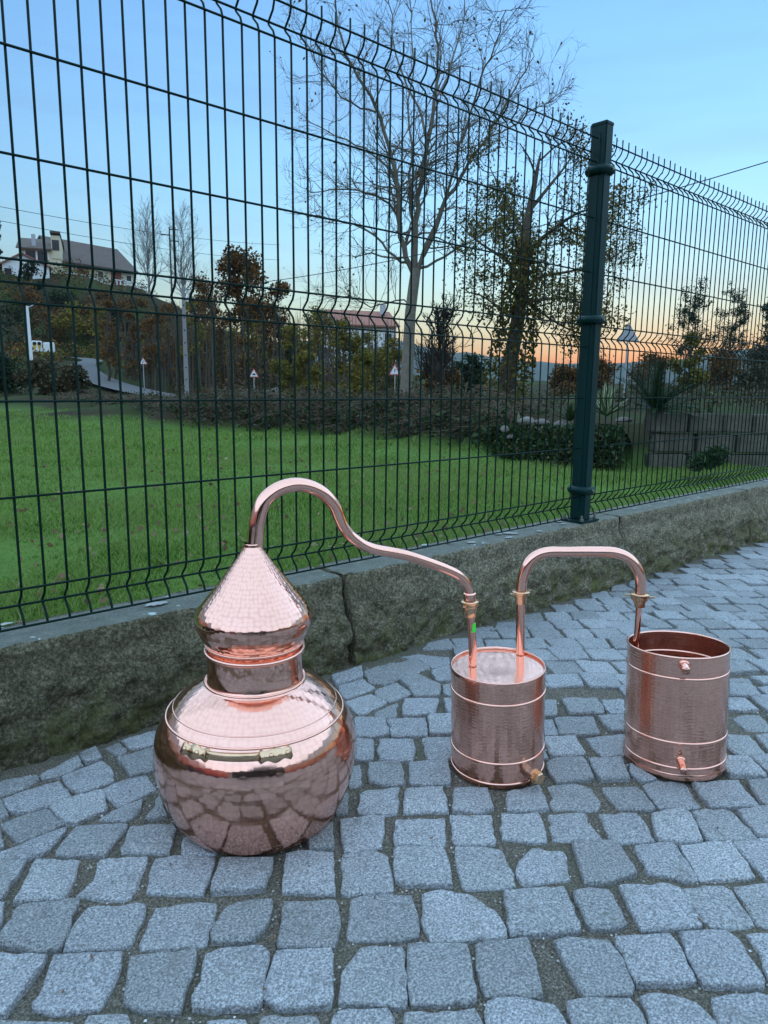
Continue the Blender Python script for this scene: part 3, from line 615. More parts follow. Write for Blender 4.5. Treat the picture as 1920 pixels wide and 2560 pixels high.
panel(0.0, 2.198, -3, 43, 'wide green wire fence panel with bent ridges running up to the post')
panel(2.29, 4.42, 0, 41, 'green wire fence panel beyond the post, receding along the wall')

def stadium_ring(z, hx, hy, r, seg=28, sides=10):
    V = []; F = []; cp = []
    for k in range(seg):
        a = 2*math.pi*k/seg; c, s = math.cos(a), math.sin(a); e = 0.55
        cp.append((hx*math.copysign(abs(c)**e, c), hy*math.copysign(abs(s)**e, s), math.atan2(s*hx, c*hy)))
    for x, y, a in cp:
        for k in range(sides):
            b = 2*math.pi*k/sides; rr = r*math.cos(b)
            V.append((x+rr*math.cos(a), y+rr*math.sin(a), z+r*1.05*math.sin(b)))
    for i in range(seg):
        for k in range(sides):
            F.append((i*sides+k, ((i+1) % seg)*sides+k, ((i+1) % seg)*sides+(k+1) % sides, i*sides+(k+1) % sides))
    return fix_normals(MB().add(V, F).mesh('clamp_collar', True))
def bevel_box(size, bev=0.004, z0=0.0):
    import bmesh
    b = bmesh.new(); bmesh.ops.create_cube(b, size=1.0)
    for v in b.verts: v.co = Vector((v.co.x*size[0], v.co.y*size[1], (v.co.z+0.5)*size[2]+z0))
    bmesh.ops.bevel(b, geom=b.edges[:], offset=bev, segments=2, affect='EDGES')
    me = bpy.data.meshes.new('box'); b.to_mesh(me); b.free(); return me
def post(x, label):
    t = empty('fence_post', (x, 0.0, WALL_TOP), label, 'fence post', 'green fence posts bolted to the wall')
    H = 1.575
    obj('shaft', bevel_box((0.050, 0.070, H), 0.004, 0.008), M['post'], t)
    obj('cap', bevel_box((0.054, 0.074, 0.016), 0.004, H+0.002), M['post'], t)
    rail = MB().box((-0.0255, 0, 0.8), (0.004, 0.022, 1.5)).build('spine', M['post'], t)
    for z in (1.680-WALL_TOP, 1.105-WALL_TOP, 0.401-WALL_TOP):
        obj('clamp_collar', stadium_ring(z, 0.033, 0.040, 0.0165), M['post'], t)
        MB().tube([(0.0, -0.062, z), (0.0, -0.048, z)], 0.007, 6).build('clamp_screw', M['bolt'], t)
    obj('base_plate', bevel_box((0.135, 0.110, 0.008), 0.002, 0.0008), M['post'], t)
    for sx, sy in ((-1, -1), (1, -1), (-1, 1), (1, 1)):
        nut = MB().tube([(sx*0.050, sy*0.042, 0.008), (sx*0.050, sy*0.042, 0.019)], 0.009, 6)
        nut.tube([(sx*0.050, sy*0.042, 0.019), (sx*0.050, sy*0.042, 0.032)], 0.005, 8).build('anchor_bolt', M['bolt'], t)
    return t
post(2.232, 'tall dark green post with three clamp collars between the fence panels')

# ------------------------------------------------------------------ the copper still
PX, PY = 0.2391, -0.5901; PG = ground_z(PX, PY) + 0.007
t = empty('copper_still_pot', (PX, PY, PG), 'big round hammered copper still pot with brass handle on the setts', 'still pot')
ZC, RA, BL, BU = 0.1450, 0.1897, 0.2194, 0.1463
prof = [(0.001, 0.002), (0.08, 0.0015), (0.128, 0.0), (0.134, 0.003)]
for z in np.linspace(0.006, ZC, 26): prof.append((RA*math.sqrt(max(0, 1-((ZC-z)/BL)**2)), z))
for a in np.linspace(0.04, 1.08, 26):
    z = ZC+BU*math.sin(a); prof.append((RA*math.cos(a), z))
prof.append((0.0905, 0.2755))
obj('body', lathe(prof, 128, 'body'), M['copper_hammer'], t)
np_ = [(0.0935, 0.272), (0.0905, 0.2775), (0.0885, 0.282), (0.0880, 0.300), (0.0880, 0.328), (0.0895, 0.332)]
obj('neck', lathe(np_, 96, 'neck'), M['copper'], t)
obj('neck_rim', torus_bead(0.0905, 0.3345, 0.0038), M['copper'], t)
obj('collar_seam', torus_bead(0.0925, 0.2755, 0.0022), M['copper'], t)
rr_ = lambda z: RA*math.sqrt(1-((z-ZC)/BU)**2) if z > ZC else RA*math.sqrt(1-((ZC-z)/BL)**2)
obj('shoulder_ring', torus_bead(rr_(0.217)-0.0008, 0.217, 0.0024, 128), M['copper'], t)
obj('shoulder_seam', torus_bead(rr_(0.232)-0.0012, 0.232, 0.0016, 128), M['copper'], t)
obj('base_seam', torus_bead(rr_(0.030)-0.0008, 0.030, 0.0012, 128), M['copper'], t)
# brass handle: two lobed plates riveted to the body and a bowed grip
h = empty('handle', (0, 0, 0)); h.parent = t
def on_body(ang, z, off):
    r = rr_(z); s = math.radians(ang); n = Vector((math.cos(s), math.sin(s), 0.55)).normalized()
    return Vector((r*math.cos(s), r*math.sin(s), z)) + n*off, n
ZH = 0.206
for a0, sgn in ((-165, 1), (-105, -1)):
    pl = MB(); n = 14; V = []
    for k in range(n+1):
        u = k/n; ang = a0 + sgn*u*19 - sgn*3
        w = 0.0092 + 0.0022*math.cos(u*4*math.pi)*1.0
        if k in (0, n): w *= 0.55
        for dz in (-w, w):
            p, nn = on_body(ang, ZH+dz, 0.0028); V.append(p)
            p2, nn = on_body(ang, ZH+dz, 0.0002); V.append(p2)
    F = []
    for k in range(n):
        a = k*4; b = a+4
        F += [(a, b, b+2, a+2), (a, a+1, b+1, b), (a+2, b+2, b+3, a+3)]
    F += [(0, 2, 3, 1), (n*4, n*4+1, n*4+3, n*4+2)]
    me = fix_normals(pl.add(V, F).mesh('handle_plate', True)); p_ = obj('handle_plate', me, M['brass'], h)
    for u in (0.14, 0.62):
        c, nn = on_body(a0 + sgn*u*19 - sgn*3, ZH, 0.0034)
        rv = MB(); tv_ = []; 
        rv.tube([c-nn*0.002, c+nn*0.0016, c+nn*0.0030], [0.0046, 0.0040, 0.0016], 10).build('rivet', M['brass'], h, True)
gp = []
for k in range(15):
    u = k/14; ang = -165+15 + u*(60-30); off = 0.006 + 0.010*math.sin(u*math.pi)**0.5
    gp.append(on_body(ang, ZH, off)[0])
gv = []; 
for p in gp:
    o_ = Vector((p.x, p.y, 0)).normalized()
    for dz, do in ((-0.0082, -0.0016), (-0.006, 0.0022), (0.006, 0.0022), (0.0082, -0.0016)):
        gv.append(p + o_*do + Vector((0, 0, dz)))
gf = [(i*4+k, (i+1)*4+k, (i+1)*4+(k+1) % 4, i*4+(k+1) % 4) for i in range(14) for k in range(4)] + [(0, 1, 2, 3), (56, 59, 58, 57)]
obj('grip', fix_normals(MB().add(gv, gf).mesh('grip', True)), M['brass'], h)

# head: onion dome, cone and swan neck
hd = empty('copper_still_helmet', (PX, PY, PG+0.338), 'pointed onion-shaped copper still helmet with swan neck pipe, on the pot', 'still helmet')
hp = [(0.0865, -0.012), (0.0865, 0.003), (0.0895, 0.006), (0.0905, 0.0095), (0.0895, 0.012), (0.0935, 0.019), (0.0995, 0.0285), (0.1045, 0.039), (0.1073, 0.0495), (0.1078, 0.0565), (0.1064, 0.0635), (0.1030, 0.0715),
      (0.0965, 0.0815), (0.0860, 0.0945), (0.0735, 0.1100), (0.0600, 0.1275), (0.0470, 0.1450), (0.0350, 0.1610), (0.0258, 0.1740), (0.0200, 0.1830), (0.0172, 0.1900)]
obj('dome', lathe([tuple(q) for q in smooth_path(hp, 4)], 112, 'dome'), M['copper_facet'], hd)
obj('dome_seam', torus_bead(0.0902, 0.0095, 0.0016), M['copper'], hd)
rz1 = np.array([0.6961, -0.7327]); u1 = (rz1-np.array([PX, PY])); u1 /= np.linalg.norm(u1)
sw = [(0.003, 0.527), (0.0050, 0.548), (0.0066, 0.5645), (0.0092, 0.5828), (0.0202, 0.6168), (0.0397, 0.6355), (0.0612, 0.6448), (0.0849, 0.6477), (0.1105, 0.6424), (0.1333, 0.6307), (0.1484, 0.6169), (0.1605, 0.6001), (0.1690, 0.579), (0.1788, 0.5594), (0.1993, 0.5365), (0.2367, 0.5142), (0.3151, 0.4927), (0.4019, 0.4576), (0.4419, 0.4347), (0.4606, 0.4086), (0.4655, 0.385)]
sw = smooth_path(sw, 6); ns = len(sw)
pts = [(u1[0]*s, u1[1]*s, z-PG-0.338) for s, z in sw]
rad = [np.interp(i/(ns-1), [0, 0.12, 0.45, 0.62, 1], [0.0155, 0.0145, 0.0128, 0.0112, 0.0098]) for i in range(ns)]
me = fix_normals(MB().tube(pts, rad, 20).mesh('swan_neck', True)); obj('swan_neck', me, M['copper'], hd)
base = pts[0]; obj('neck_sleeve', lathe([(0.0162, 0.186), (0.0166, 0.190), (0.0162, 0.1945), (0.0156, 0.196)], 40), M['copper'], hd)

def union_nut(name, parent, c, r, h, ears, ang, flare=0.0, up=True):
    """ring nut with two wing ears, on a plain brass tail"""
    p = [(r*0.62, -h*0.55), (r*1.0, -h*0.5), (r*1.04, -h*0.3), (r*1.04, h*0.3), (r*1.12, h*0.38), (r*1.14, h*0.5), (r*0.65, h*0.52)]
    nut = obj(name, lathe(p, 36, name), M['brass'], parent, c)
    if ears:
        for s in (0, math.pi):
            a = ang+s; d = Vector((math.cos(a), math.sin(a), 0)); q = Vector((-d.y, d.x, 0))
            e = MB()
            for (d0, w0, d1, w1) in ((r*0.95, 0.0042, r*1.75, 0.0032),):
                V = [d*d0-q*w0+Vector((0, 0, -0.002)), d*d1-q*w1+Vector((0, 0, -0.0005)), d*d1+q*w1+Vector((0, 0, -0.0005)), d*d0+q*w0+Vector((0, 0, -0.002)),
                     d*d0-q*w0+Vector((0, 0, 0.0025)), d*d1-q*w1+Vector((0, 0, 0.0022)), d*d1+q*w1+Vector((0, 0, 0.0022)), d*d0+q*w0+Vector((0, 0, 0.0025))]
                e.add(V, [(0, 3, 2, 1), (4, 5, 6, 7), (0, 1, 5, 4), (1, 2, 6, 5), (2, 3, 7, 6), (3, 0, 4, 7)])
            e.build('wing', M['brass'], nut)
    return nut

def drum_axes(tx, ty):
    return Vector((tx, ty, 1)).normalized().to_track_quat('Z', 'Y')
# middle drum
MX, MY = 0.7366, -0.7773; MG = ground_z(MX, MY)+0.006; MR, MH = 0.1006, 0.2345
md = empty('copper_condenser', (MX, MY, MG), 'closed copper drum with two pipes in its pale lid and a brass drain plug', 'copper drum')
md.rotation_mode = 'QUATERNION'
q = Vector((-0.0354, 0.0061, 1)).normalized(); md.rotation_quaternion = Vector((0, 0, 1)).rotation_difference(q)
obj('shell', lathe([(0.001, 0.003), (MR-0.004, 0.002), (MR-0.001, 0.0)] + [(MR, z) for z in np.linspace(0.003, MH-0.003, 24)] + [(MR-0.001, MH), (MR-0.0028, MH-0.001), (MR-0.003, MH-0.004)], 112, 'shell'), M['copper_drum'], md)
obj('lid', lathe([(MR-0.003, MH-0.0045), (MR*0.7, MH-0.0035), (MR*0.4, MH-0.0045), (0.001, MH-0.005)], 96, 'lid'), M['copper'], md)
obj('rim', torus_bead(MR-0.0012, MH-0.0005, 0.0022), M['copper'], md)
for z in (0.1867, 0.0573, 0.011): obj('band', torus_bead(MR-0.0006, z, 0.0030), M['copper'], md)
Minv = md.rotation_quaternion.inverted()
def in_drum(p): return Minv @ (Vector(p) - Vector((MX, MY, MG)))
def pipe(name, parent, pts, r, mat, conv=None, sides=16, n=6):
    P = smooth_path(pts, n) if n > 1 else pts
    if conv: P = [conv(p) for p in P]
    return obj(name, fix_normals(MB().tube(P, r, sides).mesh(name, True)), mat, parent)
e1 = np.array([PX+u1[0]*0.4667, PY+u1[1]*0.4667])
inlet = pipe('inlet_pipe', md, [(0.6961, -0.7327, 0.2300), (0.6935, -0.7318, 0.290), (e1[0], e1[1], 0.358)], 0.0088, M['copper'], in_drum)
un = union_nut('union_nut', md, in_drum((e1[0]-0.001, e1[1], 0.3745)), 0.0175, 0.012, True, math.radians(-160))
obj('union_tail', lathe([(0.0092, -0.030), (0.0135, -0.029), (0.0138, -0.017), (0.0150, -0.013), (0.0150, -0.004)], 32), M['brass'], md, in_drum((e1[0]-0.001, e1[1], 0.3745)))
obj('union_socket', lathe([(0.0132, 0.004), (0.0132, 0.018), (0.0140, 0.020), (0.0140, 0.024), (0.0105, 0.025)], 32), M['copper'], md, in_drum((e1[0]-0.0012, e1[1], 0.3745)))
B0 = np.array([0.8196, -0.7664]); B1 = np.array([1.0162, -0.9371]); u2 = (B1-B0)/np.linalg.norm(B1-B0)
pp = lambda s, z: (B0[0]+u2[0]*s, B0[1]+u2[1]*s, z)
pipe('outlet_pipe', md, [pp(0.0, 0.2330), pp(-0.003, 0.30), pp(-0.0053, 0.370)], 0.0098, M['copper'], in_drum)
obj('union_tail', lathe([(0.0100, -0.026), (0.0125, -0.025), (0.0130, -0.010), (0.0165, -0.004)], 32), M['brass'], md, in_drum(pp(-0.0053, 0.3815)))
# drain plug
pa = math.radians(-100); pd = Vector((math.cos(pa), math.sin(pa), 0)); pc = Vector((0, 0, 0.0315))
plug = empty('drain_plug', (0, 0, 0)); plug.parent = md
thr = MB(); P = []; R_ = []
for k in range(13):
    P.append(pc + pd*(MR-0.004 + k*0.0019)); R_.append(0.0135 if k % 2 else 0.0122)
thr.tube(P, R_, 18).build('threaded_stub', M['solder'], plug, True)
MB().tube([pc+pd*(MR+0.0185), pc+pd*(MR+0.0225)], 0.0158, 24).build('washer', M['brass'], plug)
MB().tube([pc+pd*(MR+0.0225), pc+pd*(MR+0.0335), pc+pd*(MR+0.0350)], [0.0128, 0.0128, 0.0112], 6).build('hex_cap', M['brass'], plug)

# connecting pipe between drum and bucket
cpz = (B0+B1)/2
cp = empty('copper_bridge_pipe', (cpz[0], cpz[1], 0.0), 'arched copper pipe with brass wing nuts joining the drum to the open bucket', 'copper pipe')
off = Vector((cpz[0], cpz[1], 0))
sub = lambda p: Vector(p)-off
pipe('arch', cp, [pp(-0.0053, 0.3830), pp(-0.0050, 0.400), pp(-0.0038, 0.4130), pp(0.0056, 0.4447), pp(0.0241, 0.4647), pp(0.0501, 0.4739), pp(0.0941, 0.4750), pp(0.1471, 0.4754), pp(0.1958, 0.4739), pp(0.2276, 0.4615), pp(0.2488, 0.4389), pp(0.2587, 0.4116), pp(0.2604, 0.3887), pp(0.2602, 0.378)], 0.0118, M['copper'], sub, 20)
union_nut('wing_nut', cp, sub(pp(-0.0053, 0.3810)), 0.0185, 0.0075, True, math.radians(-10))
union_nut('wing_nut', cp, sub(pp(0.2602, 0.3740)), 0.0185, 0.0130, True, math.radians(-62))

# open bucket with the coil
BX, BY = 1.059, -1.0247; BG = ground_z(BX, BY)+0.006; BR, BH = 0.1062, 0.2670
bk = empty('copper_cooling_bucket', (BX, BY, BG), 'open copper bucket with two spouts and a coil inside, rightmost vessel', 'copper bucket')
bk.rotation_mode = 'QUATERNION'; bk.rotation_quaternion = Vector((0, 0, 1)).rotation_difference(Vector((0.0291, 0.0635, 1)).normalized())
Binv = bk.rotation_quaternion.inverted()
in_b = lambda p: Binv @ (Vector(p) - Vector((BX, BY, BG)))
obj('shell', lathe([(0.001, 0.004), (BR-0.004, 0.003), (BR-0.001, 0.0)] + [(BR, z) for z in np.linspace(0.003, BH-0.002, 26)], 112, 'shell'), M['copper_drum'], bk)
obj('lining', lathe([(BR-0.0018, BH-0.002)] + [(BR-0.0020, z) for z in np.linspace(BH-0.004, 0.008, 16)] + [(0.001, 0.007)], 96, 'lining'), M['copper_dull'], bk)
obj('rim', torus_bead(BR-0.0008, BH-0.001, 0.0024), M['copper'], bk)
for z in (0.2207, 0.0813, 0.0263): obj('band', torus_bead(BR-0.0006, z, 0.0028), M['copper'], bk)
obj('base_ring', lathe([(BR+0.0004, 0.0), (BR+0.0016, 0.003), (BR+0.0012, 0.010), (BR+0.0002, 0.0125)], 96), M['copper'], bk)
# riser dips into the bucket and turns into a spiral coil
riser_top = in_b(pp(0.2602, 0.368)); riser_low = in_b((1.0162, -0.9371, 0.2350))
a0 = math.atan2(riser_low.y, riser_low.x); rc = 0.0800
coil = [riser_top, (riser_top+riser_low)/2, riser_low]
for k in range(0, 75):
    a = a0 - k*0.30; z = riser_low.z - 0.012 - k*0.0026
    coil.append(Vector((rc*math.cos(a), rc*math.sin(a), z)))
obj('coil', fix_normals(MB().tube([Vector(p) for p in smooth_path([tuple(p) for p in coil], 4)], 0.0066, 12).mesh('coil', True)), M['copper'], bk)
obj('coil_tail', lathe([(0.0070, -0.024), (0.0118, -0.023), (0.0125, -0.014), (0.0155, -0.008), (0.0158, -0.003)], 32), M['brass'], bk, in_b(pp(0.2602, 0.3735)))
for nm, ang, z, r, L, tilt in (('upper_spout', -147, 0.252, 0.0090, 0.030, -0.10), ('lower_spout', -147, 0.044, 0.0080, 0.042, -0.10)):
    a = math.radians(ang); d = Vector((math.cos(a), math.sin(a), tilt)).normalized(); c = Vector((BR*math.cos(a), BR*math.sin(a), z))
    s_ = MB().tube([c-d*0.006, c+d*(L-0.001), c+d*L, c+d*L, c+d*(L-0.018)], [r, r, r*0.97, r*0.84, r*0.84], 20, False)
    sp = obj(nm, fix_normals(s_.mesh(nm, True)), M['copper'], bk)
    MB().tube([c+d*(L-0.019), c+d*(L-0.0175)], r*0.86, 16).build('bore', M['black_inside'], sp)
    obj('flange', fix_normals(MB().tube([c-d*0.001, c+d*0.003, c+d*0.0045], [r*1.32, r*1.28, r*1.05], 20).mesh('flange', True)), M['copper'], sp)

# a lost rubber ring on the setts
rp = on_ground(1231, 1586)
tag(obj('rubber_ring', torus_bead(0.0075, 0.0, 0.0032, 24, 8), M['rubber'], None, (rp[0], rp[1], rp[2]+0.0115)), 'small black rubber ring lying on the setts behind the drum', 'ring')

gt = Vector((0.0095*math.cos(math.radians(-165)), 0.0095*math.sin(math.radians(-165)), 0))
M['green_tape'] = plain('bright_green_tape', (0.05, 0.75, 0.03), 0.5)
qd = [in_drum((0.6935, -0.7325, 0.312)), in_drum((0.6930, -0.7322, 0.331))]
MB().tube([qd[0]+gt*0.35, qd[1]+gt*0.35], 0.0072, 10).build('green_tape', M['green_tape'], inlet)

# ------------------------------------------------------------------ plants
def unit(v): return v/ (np.linalg.norm(v)+1e-12)
def rand_dir(rng): v = rng.normal(size=3); return unit(v)
class Wood:
    """tapered branches gathered as one mesh (three to six sided tubes)"""
    def __init__(s): s.v = []; s.f = []; s.n = 0; s.tips = []
    def limb(s, pts, rad, sides=4):
        P = np.asarray(pts, float); n = len(P); T = np.gradient(P, axis=0); T /= (np.linalg.norm(T, axis=1, keepdims=True)+1e-12)
        ref = np.array([0.31, 0.17, 0.93]) if abs(T[0][2]) < 0.8 else np.array([0.95, 0.2, 0.1])
        A = np.cross(T, ref); A /= (np.linalg.norm(A, axis=1, keepdims=True)+1e-12); B = np.cross(T, A)
        ang = 2*np.pi*np.arange(sides)/sides; R = np.asarray(rad)[:, None, None]
        V = P[:, None, :] + R*(A[:, None, :]*np.cos(ang)[None, :, None] + B[:, None, :]*np.sin(ang)[None, :, None])
        s.v.append(V.reshape(-1, 3)); i = np.arange(n-1)[:, None]; k = np.arange(sides)[None, :]; k2 = (k+1) % sides
        F = np.stack([i*sides+k, i*sides+k2, (i+1)*sides+k2, (i+1)*sides+k], -1).reshape(-1, 4) + s.n
        s.f.append(F); s.n += n*sides
    def grow(s, p, d, L, r, depth, rng, droop=0.0, kids=(3, 5), spread=0.8, up=0.15, segs=5, wig=0.22, keep=0.62, rkeep=0.55, tmin=0.25, minr=0.004):
        pts = [np.array(p, float)]; d = unit(np.array(d, float)); dirs = [d]
        for k in range(segs):
            d = unit(d + rng.normal(0, wig, 3) + np.array([0, 0, up-droop*(k/segs)])); pts.append(pts[-1]+d*L/segs); dirs.append(d)
        rad = np.linspace(r, max(r*0.45, minr*0.8), segs+1); s.limb(pts, rad, 6 if r > 0.06 else 4 if r > 0.02 else 3)
        if depth <= 0: s.tips += [(pts[-1], d), (pts[-2], d), (pts[len(pts)//2], d)]; return
        for _ in range(rng.integers(kids[0], kids[1]+1)):
            t = rng.uniform(tmin, 1.0); i = min(int(t*segs), segs-1); q = pts[i] + (pts[i+1]-pts[i])*(t*segs-i)
            nd = unit(dirs[i+1] + rand_dir(rng)*spread)
            s.grow(q, nd, L*keep*rng.uniform(0.7, 1.2), max(minr, r*rkeep*(1-0.4*t)), depth-1, rng, droop, kids, spread, up, max(3, segs-1), wig, keep, rkeep, 0.12, minr)
    def mesh(s, name):
        V = np.concatenate(s.v); F = np.concatenate(s.f); return quads(name, V, F, True)
def quads(name, V, F, smooth=False):
    V = np.asarray(V, np.float32); F = np.asarray(F, np.int32); me = bpy.data.meshes.new(name); k = F.shape[1]
    me.vertices.add(len(V)); me.vertices.foreach_set("co", V.ravel()); me.loops.add(F.size); me.loops.foreach_set("vertex_index", F.ravel())
    me.polygons.add(len(F)); me.polygons.foreach_set("loop_start", np.arange(0, F.size, k, dtype=np.int32))
    if smooth: me.polygons.foreach_set("use_smooth", np.ones(len(F), bool))
    me.update(calc_edges=True); me.validate(); return me
def leaf_cards(P, size, rng, name='leaves', flat=0.0, aspect=0.55, hang=0.0):
    """folded leaf shapes, one island each, randomly turned"""
    P = np.asarray(P, float); n = len(P); d = rng.normal(size=(n, 3)); d[:, 2] = d[:, 2]*(1-flat) - hang; d /= np.linalg.norm(d, axis=1, keepdims=True)
    q = rng.normal(size=(n, 3)); q[:, 2] *= (1-flat); a = np.cross(d, q); a /= np.linalg.norm(a, axis=1, keepdims=True)+1e-9
    nn = np.cross(d, a); s = size*rng.uniform(0.6, 1.35, (n, 1))
    c = P; V = np.stack([c-d*s*0.5, c+a*s*aspect*0.5+nn*s*0.08, c+d*s*0.5, c-a*s*aspect*0.5+nn*s*0.08], 1).reshape(-1, 3)
    return quads(name, V, np.arange(4*n).reshape(-1, 4))
def clump_points(centres, radii, per, rng, shell=0.55):
    out = []
    for c, r in zip(centres, radii):
        v = rng.normal(size=(per, 3)); v /= np.linalg.norm(v, axis=1, keepdims=True)
        rr = rng.uniform(shell, 1.0, (per, 1))**0.8
        out.append(np.asarray(c) + v*rr*np.asarray(r))
    return np.concatenate(out)

M['leaf_oak'] = leaf_mat('olive_oak_leaves', [(0.045, 0.050, 0.010), (0.11, 0.10, 0.020), (0.20, 0.155, 0.030), (0.15, 0.095, 0.026)])
M['leaf_brown'] = leaf_mat('russet_leaves', [(0.045, 0.028, 0.012), (0.13, 0.062, 0.020), (0.24, 0.105, 0.026), (0.10, 0.075, 0.020)])
M['leaf_yellow'] = leaf_mat('yellow_green_leaves', [(0.070, 0.075, 0.013), (0.16, 0.145, 0.020), (0.27, 0.20, 0.025), (0.12, 0.08, 0.020)])
M['leaf_dark'] = leaf_mat('dark_evergreen_leaves', [(0.010, 0.022, 0.010), (0.022, 0.045, 0.016), (0.040, 0.062, 0.020)])
M['leaf_bramble'] = leaf_mat('bramble_leaves', [(0.026, 0.030, 0.012), (0.055, 0.055, 0.022), (0.095, 0.068, 0.034), (0.15, 0.105, 0.060), (0.035, 0.045, 0.016)])
M['leaf_ivy'] = leaf_mat('ivy_leaves', [(0.012, 0.030, 0.010), (0.030, 0.060, 0.018), (0.055, 0.085, 0.026)], 0.4)
M['twig_brown'] = plain('brown_twigs', (0.13, 0.095, 0.068), 0.9, 0, 0.4, 6)
M['twig_limb'] = plain('grey_brown_limbs', (0.155, 0.13, 0.098), 0.9, 0, 0.4, 5)  # darker than the trunk: backlit silhouette put into the limb colour
M['twig_dark'] = plain('dark_twigs', (0.055, 0.048, 0.040), 0.9, 0, 0.3, 6)
M['grass'] = leaf_mat('grass_blades', [(0.080, 0.150, 0.026), (0.155, 0.270, 0.046), (0.225, 0.345, 0.070), (0.30, 0.34, 0.13)], 0.5, 0.40, 0.34, (0.24, 0.31, 0.09))
M['dry_leaf'] = leaf_mat('fallen_leaves', [(0.20, 0.11, 0.06), (0.34, 0.22, 0.13), (0.12, 0.055, 0.035), (0.42, 0.36, 0.22)], 0.7, 0.15)

# ---- grass blades in the meadow, thinner with distance
def make_grass():
    rng = np.random.default_rng(5); N = 330000
    ang = np.radians(rng.uniform(9, 76, N)); d = np.exp(rng.uniform(math.log(1.72), math.log(30), N))
    x = CAM[0]+d*np.sin(ang); y = CAM[1]+d*np.cos(ang)
    ok = (y > 0.115) & (x < 14); x, y, d = x[ok], y[ok], d[ok]
    z = terrain_z(x, y); patch = np.array([mnoise.noise(Vector((a*0.9, b*0.9, 3.0))) for a, b in zip(x, y)])
    bk = np.interp(np.degrees(np.arctan2(x-CAM[0], y-CAM[1])), [bear(p) for p, _ in BANK], [q for _, q in BANK])
    ok = (d < bk-0.1+rng.normal(0, 0.35, len(d))) & (z < FIELD+0.30); x, y, z, d, patch = x[ok], y[ok], z[ok], d[ok], patch[ok]
    n = len(x); h = np.maximum(0.034, 0.048+0.045*patch)*rng.uniform(0.5, 1.45, n)*np.clip(0.85+d*0.02, 0.85, 1.3); w = np.clip(0.0016*d**0.65, 0.0022, 0.012)*rng.uniform(0.8, 1.3, n)
    a = rng.uniform(0, 2*np.pi, n); lean = rng.uniform(0.15, 0.9, n)*h; b = rng.uniform(0, 2*np.pi, n)
    P = np.c_[x, y, z-0.008]; side = np.c_[np.cos(a), np.sin(a), 0*a]*w[:, None]; ln = np.c_[np.cos(b), np.sin(b), 0*b]*lean[:, None]
    up = np.c_[0*h, 0*h, h]
    V = np.stack([P-side, P+side, P+side*0.75+up*0.6+ln*0.35, P+up+ln, P-side*0.75+up*0.6+ln*0.35], 1).reshape(-1, 3)
    F = np.arange(5*n).reshape(-1, 5)
    return quads('grass', V, F)
tag(obj('grass', make_grass(), M['grass']), 'bright green meadow grass beyond the wire fence', 'grass', kind='stuff')
def make_fallen():
    rng = np.random.default_rng(8); P = []
    for _ in range(520):
        px = rng.uniform(-20, 1500); dd = math.exp(rng.uniform(math.log(2.6), math.log(17)))
        p = at(px, 1000, dd); 
        if p[1] < 0.2: continue
        P.append((p[0], p[1], tz(p[0], p[1])+0.035+0.01*rng.random()))
    return leaf_cards(P, 0.055, rng, 'fallen_leaves', 0.85, 0.75)
tag(obj('fallen_leaves', make_fallen(), M['dry_leaf']), 'dry fallen leaves scattered over the meadow', 'leaves', kind='stuff')

# ---- bramble bank at the end of the meadow
def bramble():
    rng = np.random.default_rng(21); t = empty('bramble_hedge', tuple(np.array(polar(760, 18, -0.3))), 'long low tangle of brown brambles along the end of the meadow', 'hedge')
    O = np.array(t.location); W = Wood(); L = []; pxs = np.array([b[0] for b in BANK]); ds = np.array([b[1] for b in BANK])
    for _ in range(4200):
        px = rng.uniform(150, 1290); d = np.interp(px, pxs, ds)*rng.uniform(0.985, 1.10)+rng.uniform(-0.1, 0.9)
        p = np.array(polar(px, d, 0)); p[2] = tz(p[0], p[1]); hh = rng.uniform(0.25, 0.75)*np.interp(px, [150, 430, 520, 1290], [0.35, 0.42, 0.8, 0.85])*(0.75+0.7*mnoise.noise(Vector((px*0.022, 2.0, 0))))
        az = rng.uniform(0, 6.28); q = p + np.array([math.cos(az)*0.35, math.sin(az)*0.35, hh]); r = q + np.array([math.cos(az)*0.4, math.sin(az)*0.4, -0.15*rng.random()])
        W.limb(np.array([p, (p*0.4+q*0.6)+[0, 0, 0.08], q, r])-O, [0.008, 0.006, 0.005, 0.003], 3)
        k = rng.integers(4, 9); tt = rng.random((k, 1)); base = np.where(tt < 0.6, p+(q-p)*tt/0.6, q+(r-q)*(tt-0.6)/0.4)
        L.append(base + rng.normal(0, 0.10, (k, 3)) - O)
    obj('canes', W.mesh('canes'), M['twig_brown'], t)
    P = np.concatenate(L); tag(obj('foliage', leaf_cards(P, 0.062, rng, 'foliage', 0.1, 0.6), M['leaf_bramble'], t))
    P2 = P[::2] - np.array([0, 0, 0.12]); obj('undergrowth', leaf_cards(P2, 0.12, rng, 'undergrowth', 0.2, 0.6), M['leaf_ivy'], t)
bramble()

